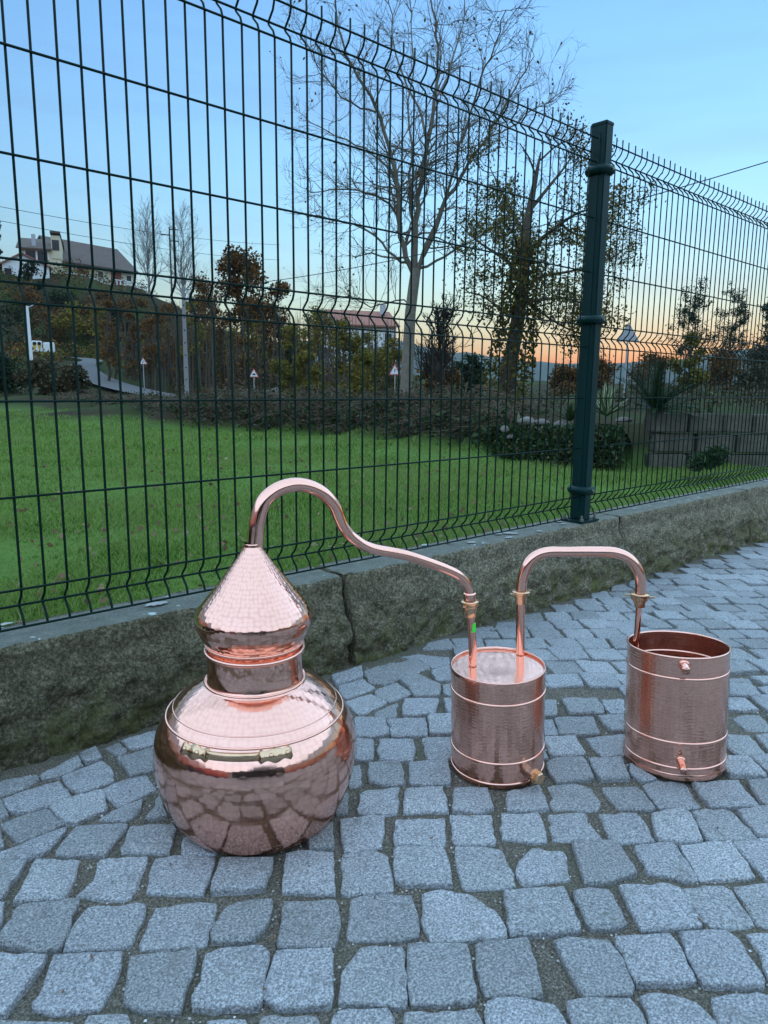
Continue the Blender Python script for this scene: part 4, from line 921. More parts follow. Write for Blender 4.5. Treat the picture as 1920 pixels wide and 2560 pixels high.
# ---- the tall bare plane tree
def big_tree():
    rng = np.random.default_rng(31); D = 24.0; b = at(1016, 1000, D); b[2] = tz(b[0], b[1])-0.1
    t = empty('bare_plane_tree', tuple(b), 'tall bare tree with pale trunk and a fan of fine twigs', 'tree')
    W = Wood(); view = unit(np.array([b[0]-CAM[0], b[1]-CAM[1], 0]))
    def P(px, py, off=0.0): return at(px, py, D+off) - b
    W0 = Wood(); W0.limb([np.array([0, 0, 0.0]), P(1018, 930), P(1022, 850), P(1026, 780), P(1034, 715), P(1040, 672)], [0.25, 0.20, 0.185, 0.175, 0.17, 0.16], 12)
    limbs = [
        ([(1036, 690), (1010, 620), (1000, 540), (988, 430), (962, 330), (925, 240), (880, 165), (852, 90), (838, 0), (830, -70)], 0.13, -0.5),
        ([(1038, 690), (1038, 560), (1048, 460), (1066, 360), (1088, 250), (1095, 150), (1088, 60), (1075, -60), (1080, -160)], 0.135, 0.4),
        ([(1042, 680), (1078, 590), (1120, 500), (1165, 420), (1215, 345), (1262, 270), (1300, 200), (1330, 140)], 0.11, 0.2),
        ([(1060, 640), (1105, 540), (1128, 440), (1160, 330), (1200, 200), (1240, 110), (1262, 20)], 0.075, -1.2),
        ([(1030, 668), (985, 640), (935, 590), (880, 560), (825, 545), (770, 540)], 0.065, 0.8),
        ([(1004, 560), (972, 510), (915, 480), (850, 470), (780, 478)], 0.055, -1.0),
        ([(992, 450), (950, 400), (890, 360), (820, 330), (760, 300)], 0.05, 0.9),
        ([(1050, 670), (1110, 640), (1180, 600), (1240, 560), (1290, 520)], 0.06, 0.9),
        ([(1070, 350), (1045, 270), (1010, 190), (985, 110), (975, 10), (960, -80)], 0.06, 1.3),
        ([(1092, 240), (1130, 160), (1150, 70), (1165, -40)], 0.05, 0.9),
        ([(1036, 610), (1020, 480), (1030, 360), (1020, 260), (1035, 150), (1025, 30), (1040, -100)], 0.06, 1.6),
        ([(1034, 760), (990, 750), (930, 765), (870, 740), (820, 752)], 0.035, 0.4),
        ([(1215, 345), (1270, 320), (1330, 270), (1385, 250)], 0.035, 0.5),
        ([(940, 280), (880, 260), (820, 200), (780, 130)], 0.04, -0.8)]
    for pts, r0, dep in limbs:
        n = len(pts); path = [P(x, y, dep*(i/(n-1))*2.2) for i, (x, y) in enumerate(pts)]
        path = np.array(smooth_path(path, 3)); path[1:] += rng.normal(0, 0.035, path[1:].shape); m_ = len(path)
        rad = np.linspace(r0*0.78, 0.013, m_); W.limb(path, rad, 6)
        for i in range(2, m_):
            f = i/m_; dirn = unit(path[i]-path[i-1]); k = rng.poisson(1.9 if f > 0.2 else 0.9)
            for _ in range(k):
                nd = unit(dirn*0.7 + rand_dir(rng)*0.9 + np.array([0, 0, 0.15]))
                W.grow(path[i], nd, rng.uniform(0.9, 2.0)*(1.15-0.45*f), max(0.012, rad[i]*0.42), 2, rng, droop=0.12, kids=(3, 5), spread=0.75, up=0.10, segs=5, wig=0.26, keep=0.55, rkeep=0.6, tmin=0.15, minr=0.0036)
    obj('trunk', W0.mesh('trunk'), M['bark_pale'], t); obj('branches', W.mesh('branches'), M['twig_limb'], t)
    tips = np.array([q for q, _ in W.tips]); sel = tips[rng.random(len(tips)) < 0.030]
    obj('last_leaves', leaf_cards(sel, 0.105, rng, 'last_leaves', 0, 0.6, 0.4), M['leaf_brown'], t)
big_tree()

# ---- leafy oak half behind the post, ivy on its trunk
def oak():
    rng = np.random.default_rng(41); D = 21.0; b = at(1262, 1000, D); b[2] = tz(b[0], b[1])-0.1
    t = empty('leafy_oak_tree', tuple(b), 'olive-leaved oak with ivy-clad trunk beside the green post', 'tree'); W = Wood()
    P = lambda px, py, off=0.0: at(px, py, D+off)-b
    tr = [np.zeros(3), P(1272, 920), P(1290, 830), P(1300, 760), P(1308, 690), P(1310, 600), P(1325, 520), P(1340, 440), P(1352, 380)]
    W.limb(tr, [0.26, 0.22, 0.20, 0.18, 0.165, 0.14, 0.10, 0.06, 0.02], 10)
    L = []
    br = [([(1306, 695), (1270, 655), (1232, 628), (1190, 600), (1150, 560)], 0.07, 0.6), ([(1308, 640), (1350, 600), (1400, 560), (1450, 530), (1500, 520)], 0.075, -0.6), ([(1310, 590), (1280, 530), (1250, 470), (1225, 420)], 0.06, 0.9),
          ([(1322, 530), (1370, 470), (1410, 420), (1440, 375)], 0.06, 0.4), ([(1305, 720), (1360, 690), (1420, 680), (1490, 660), (1540, 640)], 0.06, 0.7), ([(1300, 760), (1350, 750), (1410, 745), (1470, 760), (1520, 740)], 0.05, -0.9),
          ([(1296, 790), (1250, 770), (1205, 740), (1170, 730)], 0.04, -0.8), ([(1302, 700), (1290, 600), (1265, 560)], 0.05, -1.4), ([(1340, 440), (1320, 390), (1300, 360)], 0.03, -0.5), ([(1352, 400), (1390, 365), (1420, 350)], 0.03, 0.5),
          ([(1400, 560), (1450, 590), (1510, 600), (1555, 560)], 0.035, 0.8), ([(1300, 740), (1380, 800), (1440, 830), (1500, 840)], 0.04, 0.9)]
    for pts, r0, dep in br:
        n = len(pts); path = np.array(smooth_path([P(x, y, dep*i*0.7) for i, (x, y) in enumerate(pts)], 3)); rad = np.linspace(r0, 0.014, len(path)); W.limb(path, rad, 5)
        for i in range(2, len(path)):
            dirn = unit(path[i]-path[i-1])
            for _ in range(rng.poisson(1.5)):
                W.grow(path[i], unit(dirn*0.6+rand_dir(rng)), rng.uniform(0.5, 1.15), max(0.01, rad[i]*0.4), 2, rng, 0.1, (2, 4), 0.8, 0.08, 4, 0.28, 0.55, 0.6, 0.15, 0.0055)
    obj('trunk', W.mesh('trunk'), M['bark_dark'], t)
    tips = np.array([q for q, _ in W.tips]); dens = np.array([mnoise.noise(Vector(p*0.55)) for p in tips])
    low = np.clip((6.5-tips[:, 2])/4.0, 0, 1)
    keep = dens*1.2 + low*0.55 + rng.normal(0, 0.25, len(tips)) > 0.27
    base = tips[keep]; pts = np.repeat(base, 8, 0) + rng.normal(0, 0.14, (len(base)*8, 3))
    obj('crown', leaf_cards(pts, 0.088, rng, 'crown', 0.1, 0.55, 0.2), M['leaf_oak'], t)
    iv = []
    for _ in range(2600):
        f = rng.random()**1.3*0.62; i = f*(len(tr)-1); k = int(i); q = np.array(tr[k])+(np.array(tr[k+1])-np.array(tr[k]))*(i-k)
        a = rng.uniform(0, 6.28); rr = np.interp(f, [0, 0.1, 0.35, 0.62], [0.45, 0.62, 0.50, 0.22])*rng.uniform(0.75, 1.2)
        iv.append(q+np.array([math.cos(a)*rr, math.sin(a)*rr, rng.normal(0, 0.1)]))
    obj('ivy', leaf_cards(iv, 0.12, rng, 'ivy', 0.0, 0.8, 0.3), M['leaf_oak'], t)
oak()

# ---- generic trees
def tree(name, label, px, dist, top_py, crown_px, leafmat, seed, bark='bark_dark', leaf=0.2, nleaf=1600, base=None, shape='round', cat='tree', group=None, crown_from=0.35, clumps=16, csize=1.0, shell=0.25):
    rng = np.random.default_rng(seed); b = np.array(polar(px, dist, 0)); b[2] = (tz(b[0], b[1]) if base is None else base) - 0.1
    top = at(px, top_py, dist)[2]; H = max(top-b[2], 2.2 if dist > 80 else 0.8); R = crown_px/FPX*dist/2
    t = empty(name, tuple(b), label, cat, group); W = Wood(); lean = rng.normal(0, 0.03, 2)
    n = 6; path = np.array([[lean[0]*H*(k/n), lean[1]*H*(k/n), H*0.88*k/n] for k in range(n+1)]); path[1:, :2] += rng.normal(0, 0.012*H, (n, 2))
    r0 = max(0.05, 0.014*H+0.03); W.limb(path, np.linspace(r0, 0.02, n+1), 6); C_, Rr = [], []
    for k in range(clumps):
        f = rng.uniform(crown_from, 1.0); zz = H*f
        prof = math.sin(math.pi*min(1, max(0.08, (f-crown_from)/(1-crown_from)*0.85+0.12)))**0.7 if shape == 'round' else (1.05-(f-crown_from)/(1-crown_from))
        a = rng.uniform(0, 6.28); rad = R*prof*rng.uniform(0.25, 0.8); i = min(n-1, int(f/0.88*n)); c0 = path[i]
        c = np.array([c0[0]+rad*math.cos(a), c0[1]+rad*math.sin(a), min(zz, H*0.95)]); C_.append(c); s_ = R*rng.uniform(0.28, 0.50)*csize; Rr.append((s_, s_, s_*0.8))
        s0 = path[max(0, i-1)]; W.limb([s0, (s0+c)/2+[0, 0, 0.08*H*rng.random()], c], [r0*0.35, r0*0.22, 0.012], 4)
        for _ in range(4): W.grow(c, rand_dir(rng)+[0, 0, 0.3], s_*1.1, 0.014, 1, rng, 0, (2, 3), 0.9, 0.1, 3, 0.3, 0.6, 0.6, 0.2, 0.006)
    obj('trunk', W.mesh('trunk'), M[bark], t)
    if nleaf:
        pts = clump_points(C_, Rr, nleaf//clumps, rng, shell)
        obj('crown', leaf_cards(pts, leaf, rng, 'crown', 0.1, 0.6), leafmat, t)
    return t
def bare_tree(name, label, px, dist, top_py, crown_px, seed, bark='bark_grey', group=None):
    rng = np.random.default_rng(seed); b = np.array(polar(px, dist, 0)); b[2] = tz(b[0], b[1])-0.1; H = at(px, top_py, dist)[2]-b[2]; R = crown_px/FPX*dist/2
    t = empty(name, tuple(b), label, 'tree', group); W = Wood(); n = 8
    path = np.array([[rng.normal(0, 0.012*H)*(k > 0), rng.normal(0, 0.012*H)*(k > 0), H*0.95*k/n] for k in range(n+1)]); rad = np.linspace(0.014*H+0.03, 0.02, n+1); W.limb(path, rad, 6)
    for k in range(2, n+1):
        for _ in range(9):
            a = rng.uniform(0, 6.28); f = k/n; d = np.array([math.cos(a), math.sin(a), 1.1+f])
            W.grow(path[k]-[0, 0, rng.uniform(0, H/n)], d, R*(1.5-0.7*f)*rng.uniform(0.7, 1.2), max(0.02, rad[k]*0.4), 2, rng, 0, (3, 4), 0.55, 0.12, 4, 0.2, 0.55, 0.6, 0.2, 0.012)
    obj('trunk', W.mesh('trunk'), M[bark], t); return t

bare_tree('bare_poplar_tree', 'pale bare tree right of the hilltop house, first of two', 386, 112, 545, 110, 51)
bare_tree('bare_poplar_tree', 'pale bare tree behind the pylon mast, second of two beyond the house', 468, 114, 545, 120, 52)
tree('russet_oak_tree', 'dense russet-brown oak standing out above the wood', 608, 62, 612, 165, M['leaf_brown'], 61, leaf=0.30, nleaf=5200, crown_from=0.42, clumps=22)
tree('russet_oak_tree', 'lower russet tree at the right shoulder of the brown oak', 688, 58, 690, 130, M['leaf_brown'], 62, leaf=0.26, nleaf=3000, crown_from=0.3)
tree('dark_oak_tree', 'dark crowned tree left of the russet oak behind the concrete pole', 520, 66, 690, 120, M['leaf_brown'], 63, leaf=0.26, nleaf=2600)
tree('evergreen_tree', 'dark evergreen tree at the picture edge left of the hilltop houses', 4, 112, 548, 85, M['leaf_dark'], 64, leaf=0.45, nleaf=3600, crown_from=0.2)
tree('hillside_tree', 'dark green shrubby tree on the slope under the white garage', 105, 104, 655, 60, M['leaf_dark'], 65, leaf=0.35, nleaf=1500, crown_from=0.1)
WOODG = 'thin trees of the brown wood behind the road'; WL = 'slender brown tree of the thicket behind the roadside warning signs'
rw = np.random.default_rng(70)
for k in range(26):
    px = 250 + k*24 + rw.uniform(-9, 9); d = rw.uniform(54, 74)
    tree('thicket_tree', WL, px, d, rw.uniform(735, 835) if px < 640 else rw.uniform(760, 830), rw.uniform(60, 95), M['leaf_brown'] if rw.random() < 0.7 else M['leaf_yellow'], 700+k, leaf=0.20, nleaf=800, crown_from=0.25, clumps=12, group=WOODG)
for k, (px, d, tp, w) in enumerate([(735, 44, 815, 110), (800, 46, 775, 130), (862, 42, 800, 130), (925, 44, 830, 120), (975, 46, 850, 90), (770, 38, 880, 90), (905, 36, 885, 110)]):
    tree('yellow_bush', ['yellow-green bush leftmost of the row by the bare tree', 'tall yellow-green bush before the red-roofed house', 'broad yellowing bush under the red roof', 'yellow-green bush left of the pale trunk', 'small leafy bush close to the pale trunk', 'low yellow bush in front of the dark gap in the wood', 'low yellow bush beside the roadside sign near the trunk'][k], px, d, tp, w, M['leaf_yellow'], 800+k, leaf=0.17, nleaf=2400, crown_from=0.05, clumps=18, cat='bush', group='yellow-green bushes by the road')
tree('dark_fir', 'small dark fir in the gap of the wood behind the yellow bushes', 725, 50, 870, 60, M['leaf_dark'], 820, leaf=0.2, nleaf=1400, crown_from=0.05, shape='cone')
SLB = ['dark shrubby tree on the slope above the lamp pole at the left edge', 'brown shrubby tree on the slope above the white containers', 'yellow shrubby tree on the slope between the containers and the house', 'brown shrubby tree on the slope above the lane bend', 'dark shrubby tree on the slope left of the small warning triangle', 'brown shrub just below the white outbuilding', 'dark shrub just below the balcony left half', 'brown shrub just below the balcony right half', 'brown shrub at the right end of the hilltop terrace', 'yellowish tree on the slope left of the concrete pole']
for k, (px, d, tp, w, mt) in enumerate([(40, 88, 760, 120, 'leaf_dark'), (120, 92, 770, 110, 'leaf_brown'), (190, 90, 760, 110, 'leaf_yellow'), (255, 92, 760, 100, 'leaf_brown'), (310, 88, 775, 100, 'leaf_dark'), (90, 100, 720, 90, 'leaf_brown'), (180, 104, 725, 90, 'leaf_dark'), (270, 104, 735, 100, 'leaf_brown'), (350, 100, 745, 80, 'leaf_brown'), (400, 84, 790, 90, 'leaf_yellow')]):
    tree('slope_tree', SLB[k], px, d, tp, w, M[mt], 850+k, leaf=0.32, nleaf=1300, crown_from=0.08, clumps=12, group='shrubs on the slope below the houses')
for k, (px, d, tp, w) in enumerate([(20, 47, 895, 130), (110, 43, 900, 120), (185, 42, 918, 90), (-40, 46, 870, 130)]):
    tree('roadside_bush', ['dark bush below the recycling panels at the meadow edge', 'brown bush in the corner of the meadow under the lamp pole', 'small brown bush at the inside of the road bend', 'dark evergreen bush at the left edge of the meadow'][k], px, d, tp, w, M['leaf_dark'] if k in (0, 3) else M['leaf_bramble'], 880+k, leaf=0.20, nleaf=2200, crown_from=0.02, cat='bush', group='bushes at the meadow corner', clumps=14)
# right hand side
def feather_tree(label, px, dist, top_py, crown_px, seed):
    rng = np.random.default_rng(seed); b = np.array(polar(px, dist, 0)); b[2] = tz(b[0], b[1])-0.1; H = at(px, top_py, dist)[2]-b[2]; R = crown_px/FPX*dist/2
    t = empty('pine_tree', tuple(b), label, 'tree'); W = Wood(); n = 8
    path = np.array([[rng.normal(0, 0.02*H)*(k > 0), rng.normal(0, 0.02*H)*(k > 0), H*0.97*k/n] for k in range(n+1)]); rad = np.linspace(0.02*H+0.03, 0.02, n+1); W.limb(path, rad, 6)
    for k in range(3, n+1):
        for _ in range(5):
            a = rng.uniform(0, 6.28); f = k/n; W.grow(path[k]-[0, 0, rng.uniform(0, H/n)], np.array([math.cos(a), math.sin(a), 0.25+0.5*f]), R*(1.5-0.5*f)*rng.uniform(0.6, 1.35), max(0.02, rad[k]*0.4), 2, rng, 0, (2, 4), 0.7, 0.1, 4, 0.25, 0.55, 0.6, 0.3, 0.012)
    obj('trunk', W.mesh('trunk'), M['bark_dark'], t); tips = np.array([q for q, _ in W.tips]); tips = tips[rng.random(len(tips)) < 0.75]
    pts = np.repeat(tips, 5, 0)+rng.normal(0, 0.16, (len(tips)*5, 3)); obj('crown', leaf_cards(pts, 0.24, rng, 'crown', 0, 0.35), M['leaf_dark'], t)
for k, (px, d, tp, w, mt, lb) in enumerate([
    (1715, 70, 742, 75, 'leaf_dark', 'dark feathery tree against the sunset, left of the pair'), (1815, 84, 738, 62, 'leaf_dark', 'slim dark pine against the sunset, right of the pair'),
    (1918, 60, 765, 60, 'leaf_dark', 'dark pine cut by the right picture edge'), (1720, 52, 838, 90, 'leaf_yellow', 'yellowish bush under the dark feathery tree'),
    (1625, 75, 888, 130, 'leaf_brown', 'round brown thicket right of the grey sign'), (1810, 60, 882, 150, 'leaf_brown', 'brown hedge-like thicket behind the retaining wall'),
    (1900, 50, 880, 140, 'leaf_bramble', 'dark thicket at the right edge above the retaining wall'), (1100, 40, 868, 110, 'leaf_brown', 'brown shrubby tree between the bare trunk and the oak'),
    (1170, 42, 890, 110, 'leaf_dark', 'dark shrub left of the oak trunk'), (1075, 34, 905, 70, 'leaf_brown', 'russet shrub right beside the pale bare trunk'), (1400, 48, 915, 100, 'leaf_brown', 'low brown shrub in the field behind the oak'),
    (1480, 60, 905, 120, 'leaf_brown', 'brown shrub behind the green post')]):
    if k < 3: feather_tree(lb, px, d, tp, w, 900+k); continue
    tree('thicket_shrub', lb, px, d, tp, w, M[mt], 900+k, leaf=0.006*d**0.85+0.06, nleaf=2600, crown_from=0.40 if k < 3 else 0.05, clumps=60 if k < 3 else 20, csize=0.62 if k < 3 else 1.0, shell=0.02, cat='tree' if k < 3 else 'shrub')
def dead_branch_tree():
    bare_tree('bare_shrub_tree', 'small crooked bare tree between the two big trees', 1098, 27, 790, 130, 955, 'twig_dark')
dead_branch_tree()

# ---- garden corner on the right: sago palm, agaves, boulders, ivy, stone wall
def sago():
    rng = np.random.default_rng(91); D = 12.2; b = np.array(polar(1640, D, 0)); b[2] = at(1640, 1052, D)[2]; t = empty('sago_palm', tuple(b), 'dark sago palm with stiff arching fronds on the stone wall', 'palm')
    W = Wood(); W.limb([[0, 0, -0.25], [0, 0, 0.0], [0, 0, 0.16]], [0.16, 0.17, 0.12], 10); obj('trunk', W.mesh('trunk'), M['bark_dark'], t)
    for k in range(44):
        a = rng.uniform(0, 6.28); el = rng.uniform(0.05, 1.25); L = rng.uniform(0.72, 0.98); p = np.array([0, 0, 0.14]); d = np.array([math.cos(a)*math.cos(el), math.sin(a)*math.cos(el), math.sin(el)])
        pts = [p]; dirs = []
        for s in range(9): d = unit(d+np.array([0, 0, -0.055])); pts.append(pts[-1]+d*L/9); dirs.append(d)
        V = []; F = []
        side = unit(np.cross(d, [0, 0, 1]))
        for s in range(1, 30):
            f = s/30; i = min(8, int(f*9)); q = pts[i]+(pts[i+1]-pts[i])*(f*9-i); dd = dirs[i]; up = unit(np.cross(side, dd)); ln = 0.12*math.sin(math.pi*min(1, f*0.85+0.15))**0.8+0.02
            for sg in (-1, 1):
                tip = q + (side*sg*0.8 + dd*0.55 + up*0.25)*ln; w = dd*0.011; n0 = len(V); V += [q-w, q+w, tip]; F.append((n0, n0+1, n0+2))
        n0 = len(V)
        for i in range(9):
            w = side*0.006; V += [pts[i]-w, pts[i]+w, pts[i+1]+w, pts[i+1]-w]; F.append((n0, n0+1, n0+2, n0+3)); n0 += 4
        MB().add(V, F).build('frond', M['leaf_dark'], t)
sago()
M['agave'] = leaf_mat('agave_blades', [(0.05, 0.10, 0.055), (0.09, 0.14, 0.075)], 0.4, 0.05)
M['agave_edge'] = leaf_mat('agave_yellow_edges', [(0.36, 0.36, 0.16), (0.50, 0.48, 0.28)], 0.4, 0.05)
def agave(px, py, D, size, seed, label, n=16, edge=True, name='agave_plant', mat='agave'):
    rng = np.random.default_rng(seed); b = at(px, py, D); t = empty(name, tuple(b), label, 'plant')
    for k in range(n):
        a = k*2.4+rng.uniform(-0.3, 0.3); el = rng.uniform(0.45, 1.45); d = np.array([math.cos(a)*math.cos(el), math.sin(a)*math.cos(el), math.sin(el)]); L = size*rng.uniform(0.75, 1.1)
        p = np.zeros(3); V = []; F = []; E_ = []; EF = []
        side = unit(np.cross(d, [0, 0, 1])+1e-6); bend = rng.uniform(0.02, 0.16)
        for s in range(8):
            f = s/7; w = size*0.085*(0.55+0.45*math.sin(math.pi*(f*0.75+0.2)))*(1-f**3); up = unit(np.cross(side, d))
            V += [p-side*w, p-side*w*0.62+0*up, p-up*w*0.35, p+side*w*0.62, p+side*w]; d = unit(d+np.array([0, 0, -bend])); p = p+d*L/7
        for s in range(7):
            a0 = s*5
            for c in range(4): F.append((a0+c, a0+c+1, a0+c+6, a0+c+5))
        me = MB().add(V, F).mesh('blade', False); me.materials.append(M[mat]); me.materials.append(M['agave_edge' if edge else mat])
        me.polygons.foreach_set("material_index", [1 if (i % 4) in (0, 3) else 0 for i in range(len(F))]); obj('blade', me, None, t)
agave(1515, 1040, 11.6, 0.52, 5, 'striped agave with pale yellow leaf edges beside the green post')
agave(1295, 1060, 12.6, 0.20, 6, 'small striped agave among the pale boulders', 11)
agave(1425, 1052, 12.3, 0.36, 7, 'grassy strap-leaved plant left of the post', 26, False, 'strap_leaf_plant', 'leaf_ivy')

def boulder(px, py, D, sz, seed, label):
    import bmesh
    b = bmesh.new(); bmesh.ops.create_icosphere(b, subdivisions=3, radius=1.0); c = at(px, py, D)
    for v in b.verts:
        n = 1+0.25*mnoise.noise(v.co*1.3+Vector((seed, 0, 0)))+0.1*mnoise.noise(v.co*3.1+Vector((seed, 3, 0))); v.co = Vector((v.co.x*sz[0]*n, v.co.y*sz[1]*n, max(-0.6, v.co.z)*sz[2]*n))
    me = bpy.data.meshes.new('boulder'); b.to_mesh(me); b.free(); me.polygons.foreach_set("use_smooth", [True]*len(me.polygons))
    tag(obj('boulder', me, M['stone_pale'], None, tuple(c)), label, 'boulder', 'pale boulders edging the garden corner')
for k, (px, py, s, lb) in enumerate([(1318, 1055, (0.17, 0.13, 0.09), 'rounded pale boulder right of the small striped agave'), (1355, 1056, (0.14, 0.12, 0.06), 'flat pale boulder in the middle of the garden edge'), (1405, 1062, (0.17, 0.13, 0.07), 'pale boulder under the strap-leaved plant'),
        (1262, 1074, (0.08, 0.07, 0.07), 'upright pale boulder at the left end of the garden edge'), (1277, 1092, (0.07, 0.06, 0.05), 'small pale boulder low in the ivy'), (1560, 1050, (0.18, 0.12, 0.05), 'flat pale boulder at the foot of the grey sign post'), (1738, 1163, (0.10, 0.1, 0.09), 'pale stone on the grass at the foot of the retaining wall')]):
    boulder(px, py, 12.4 if k < 6 else 10.6, s, 3.0*k, lb)
def ivy_bank():
    rng = np.random.default_rng(95); b = np.array(polar(1330, 12.4, -0.1)); t = empty('ivy_bank', tuple(b), 'dark ivy and ferns spilling down the bank below the boulders', 'ivy'); P = []; P2 = []
    for _ in range(9500):
        px = rng.uniform(1180, 1560); d = np.interp(px, [1180, 1300, 1560], [13.8, 12.5, 11.7])+rng.normal(0, 0.2); py = rng.uniform(1062, 1165)+ (12 if px > 1450 else 0)*0
        p = at(px, py, d-(py-1062)*0.004); (P if rng.random() < 0.75 else P2).append(p-b)
    obj('foliage', leaf_cards(P, 0.068, rng, 'foliage', 0, 0.75, 0.4), M['leaf_ivy'], t); obj('brown_foliage', leaf_cards(P2, 0.065, rng, 'brown_foliage', 0, 0.6, 0.4), M['leaf_bramble'], t)
    W = Wood(); pts = [at(px, 1115, np.interp(px, [1180, 1300, 1560], [13.9, 12.75, 12.0]))-b for px in np.linspace(1180, 1560, 24)]
    W.limb(np.array(pts)-[0, 0, 0.12], [0.33]*24, 8); obj('soil', W.mesh('soil'), M['terrain'], t)
    for _ in range(700): pass
ivy_bank()
fp = at(1765, 1165, 10.4)
def fern():
    rng = np.random.default_rng(97); t = empty('fern_clump', tuple(fp), 'dark fern clump at the foot of the retaining wall', 'plant'); P = clump_points([(0, 0, 0.10), (0.22, 0.05, 0.07), (-0.20, 0, 0.06), (0.4, 0.1, 0.05), (0.1, -0.1, 0.16)], [(0.16, 0.16, 0.12)]*5, 150, rng, 0.0)
    obj('foliage', leaf_cards(P, 0.13, rng, 'foliage', 0, 0.22, 0.2), M['leaf_ivy'], t)
fern()
def retaining_wall():
    a = at(1640, 1040, 11.9); b_ = at(2250, 1040, 13.6); A = np.array([a[0], a[1]]); B = np.array([b_[0], b_[1]]); L = np.linalg.norm(B-A); u = (B-A)/L; n = np.array([-u[1], u[0]])
    if n@(A-CAM[:2]) < 0: n = -n
    t = empty('retaining_wall', (A[0], A[1], -0.6), 'retaining wall of big grey stone blocks behind the right fence', 'wall')
    top = at(1660, 1030, 11.9)[2]; hc = 0.31; rng = np.random.default_rng(12)
    for r in range(4):
        s = -0.05 if r % 2 == 0 else 0.0; zt = top-r*hc; s -= 0.0
        first = True
        while s < L:
            w = rng.uniform(0.45, 0.85) if not first else rng.uniform(0.5, 0.7); first = False
            me = bevel_box((w-0.03, 0.30+rng.uniform(-0.05, 0.05), hc-0.028), 0.02)
            c = A+u*(s+w/2)+n*0.15; o = obj('stone_block', me, M['stone_grey'], t, (c[0]-A[0], c[1]-A[1], zt-hc+0.6)); o.rotation_euler = (rng.normal(0, 0.01), rng.normal(0, 0.01), math.atan2(u[1], u[0])+rng.normal(0, 0.012)); s += w
retaining_wall()

def undergrowth():
    """the tangle of shrubs, bracken and saplings that covers the slope and the floor of the wood"""
    rng = np.random.default_rng(77)
    def cloud(n, px0, px1, d0, d1, hmax, size, name, mat, parent, thr=-0.05):
        px = rng.uniform(px0, px1, n); dd = rng.uniform(d0, d1, n); P = np.array([polar(a, b, 0) for a, b in zip(px, dd)]); z = terrain_z(P[:, 0], P[:, 1])
        cl = np.array([mnoise.noise(Vector((p[0]*0.16, p[1]*0.16, 4.0)))+0.5*mnoise.noise(Vector((p[0]*0.5, p[1]*0.5, 1.0))) for p in P]); ok = cl > thr
        # leave the lane clear
        lane = (px > 150) & (px < 460) & (dd > 46) & (dd < 82); keep = ok & ~(lane & LANE(P))
        P, z, cl = P[keep], z[keep], cl[keep]; h = hmax*np.clip(0.35+cl, 0.1, 1.0)*rng.random(len(P))**1.2
        return obj(name, leaf_cards(np.c_[P[:, 0], P[:, 1], z+h], size, rng, name, 0.0, 0.6), mat, parent)
    g = empty('undergrowth', (0, 0, 0)); tag(g, 'brown and green tangle covering the slope and the floor of the wood', 'undergrowth', kind='stuff')
    cloud(13000, -120, 760, 60, 122, 2.6, 0.34, 'slope_thicket', M['leaf_brown'], g)
    cloud(8000, -120, 760, 62, 122, 2.2, 0.32, 'slope_leaves', M['leaf_yellow'], g, 0.1)
    cloud(9000, -120, 760, 60, 122, 1.8, 0.34, 'slope_evergreens', M['leaf_dark'], g, 0.05)
    cloud(9000, 430, 1010, 50, 72, 4.8, 0.24, 'wood_leaves', M['leaf_brown'], g, -0.3)
    cloud(6000, 430, 1060, 44, 66, 2.6, 0.20, 'wood_floor', M['leaf_bramble'], g, -0.2)
    cloud(5000, 430, 760, 58, 80, 6.0, 0.26, 'wood_dark_leaves', M['leaf_dark'], g, -0.1)  # dark leaf cards through the back of the wood
    cloud(7000, 1540, 2050, 22, 70, 1.1, 0.15, 'scrub', M['leaf_bramble'], g, 0.0)
    cloud(4000, 1040, 1420, 22, 50, 0.7, 0.12, 'field_edge', M['leaf_bramble'], g, 0.1)
    cloud(3500, -80, 480, 40, 50, 0.3, 0.14, 'verge', M['leaf_bramble'], g, 0.15)
    W = Wood()
    for _ in range(420):
        px = rng.uniform(250, 1000); dd = rng.uniform(50, 72); p = np.array(polar(px, dd, 0)); p[2] = tz(p[0], p[1]); 
        if LANE(p[None])[0]: continue
        H = rng.uniform(2.5, 6.5); q = p+np.array([rng.normal(0, 0.25), rng.normal(0, 0.25), H]); W.limb([p, (p+q)/2+rng.normal(0, 0.1, 3), q], [rng.uniform(0.04, 0.10), 0.05, 0.015], 4)
    obj('saplings', W.mesh('saplings'), M['bark_dark'], g)
def LANE(P): return (np.hypot(P[:, None, 0]-LANE_C[None, :, 0], P[:, None, 1]-LANE_C[None, :, 1]).min(1) < 2.6)
undergrowth()

# ------------------------------------------------------------------ road, signs, poles
def road():
    C_ = LANE_C; V = []; F = []
    for i, c in enumerate(C_):
        d = C_[min(i+1, len(C_)-1)]-C_[max(i-1, 0)]; d[2] = 0; d = unit(d); s = np.array([-d[1], d[0], 0]); w = float(np.interp(i, [0, 25, 38, 60], [1.3, 1.3, 0.9, 1.1]))
        z = c[2]-0.05
        for k in (-1, 0, 1): q = c+s*w*k; V.append((q[0], q[1], z))
    for i in range(len(C_)-1):
        for k in (0, 1): F.append((i*3+k, i*3+k+1, i*3+k+4, i*3+k+3))
    me = fix_normals(MB().add(V, F).mesh('road', True)); tag(obj('road', me, M['asphalt']), 'narrow grey lane curving up the slope', kind='structure')
road()

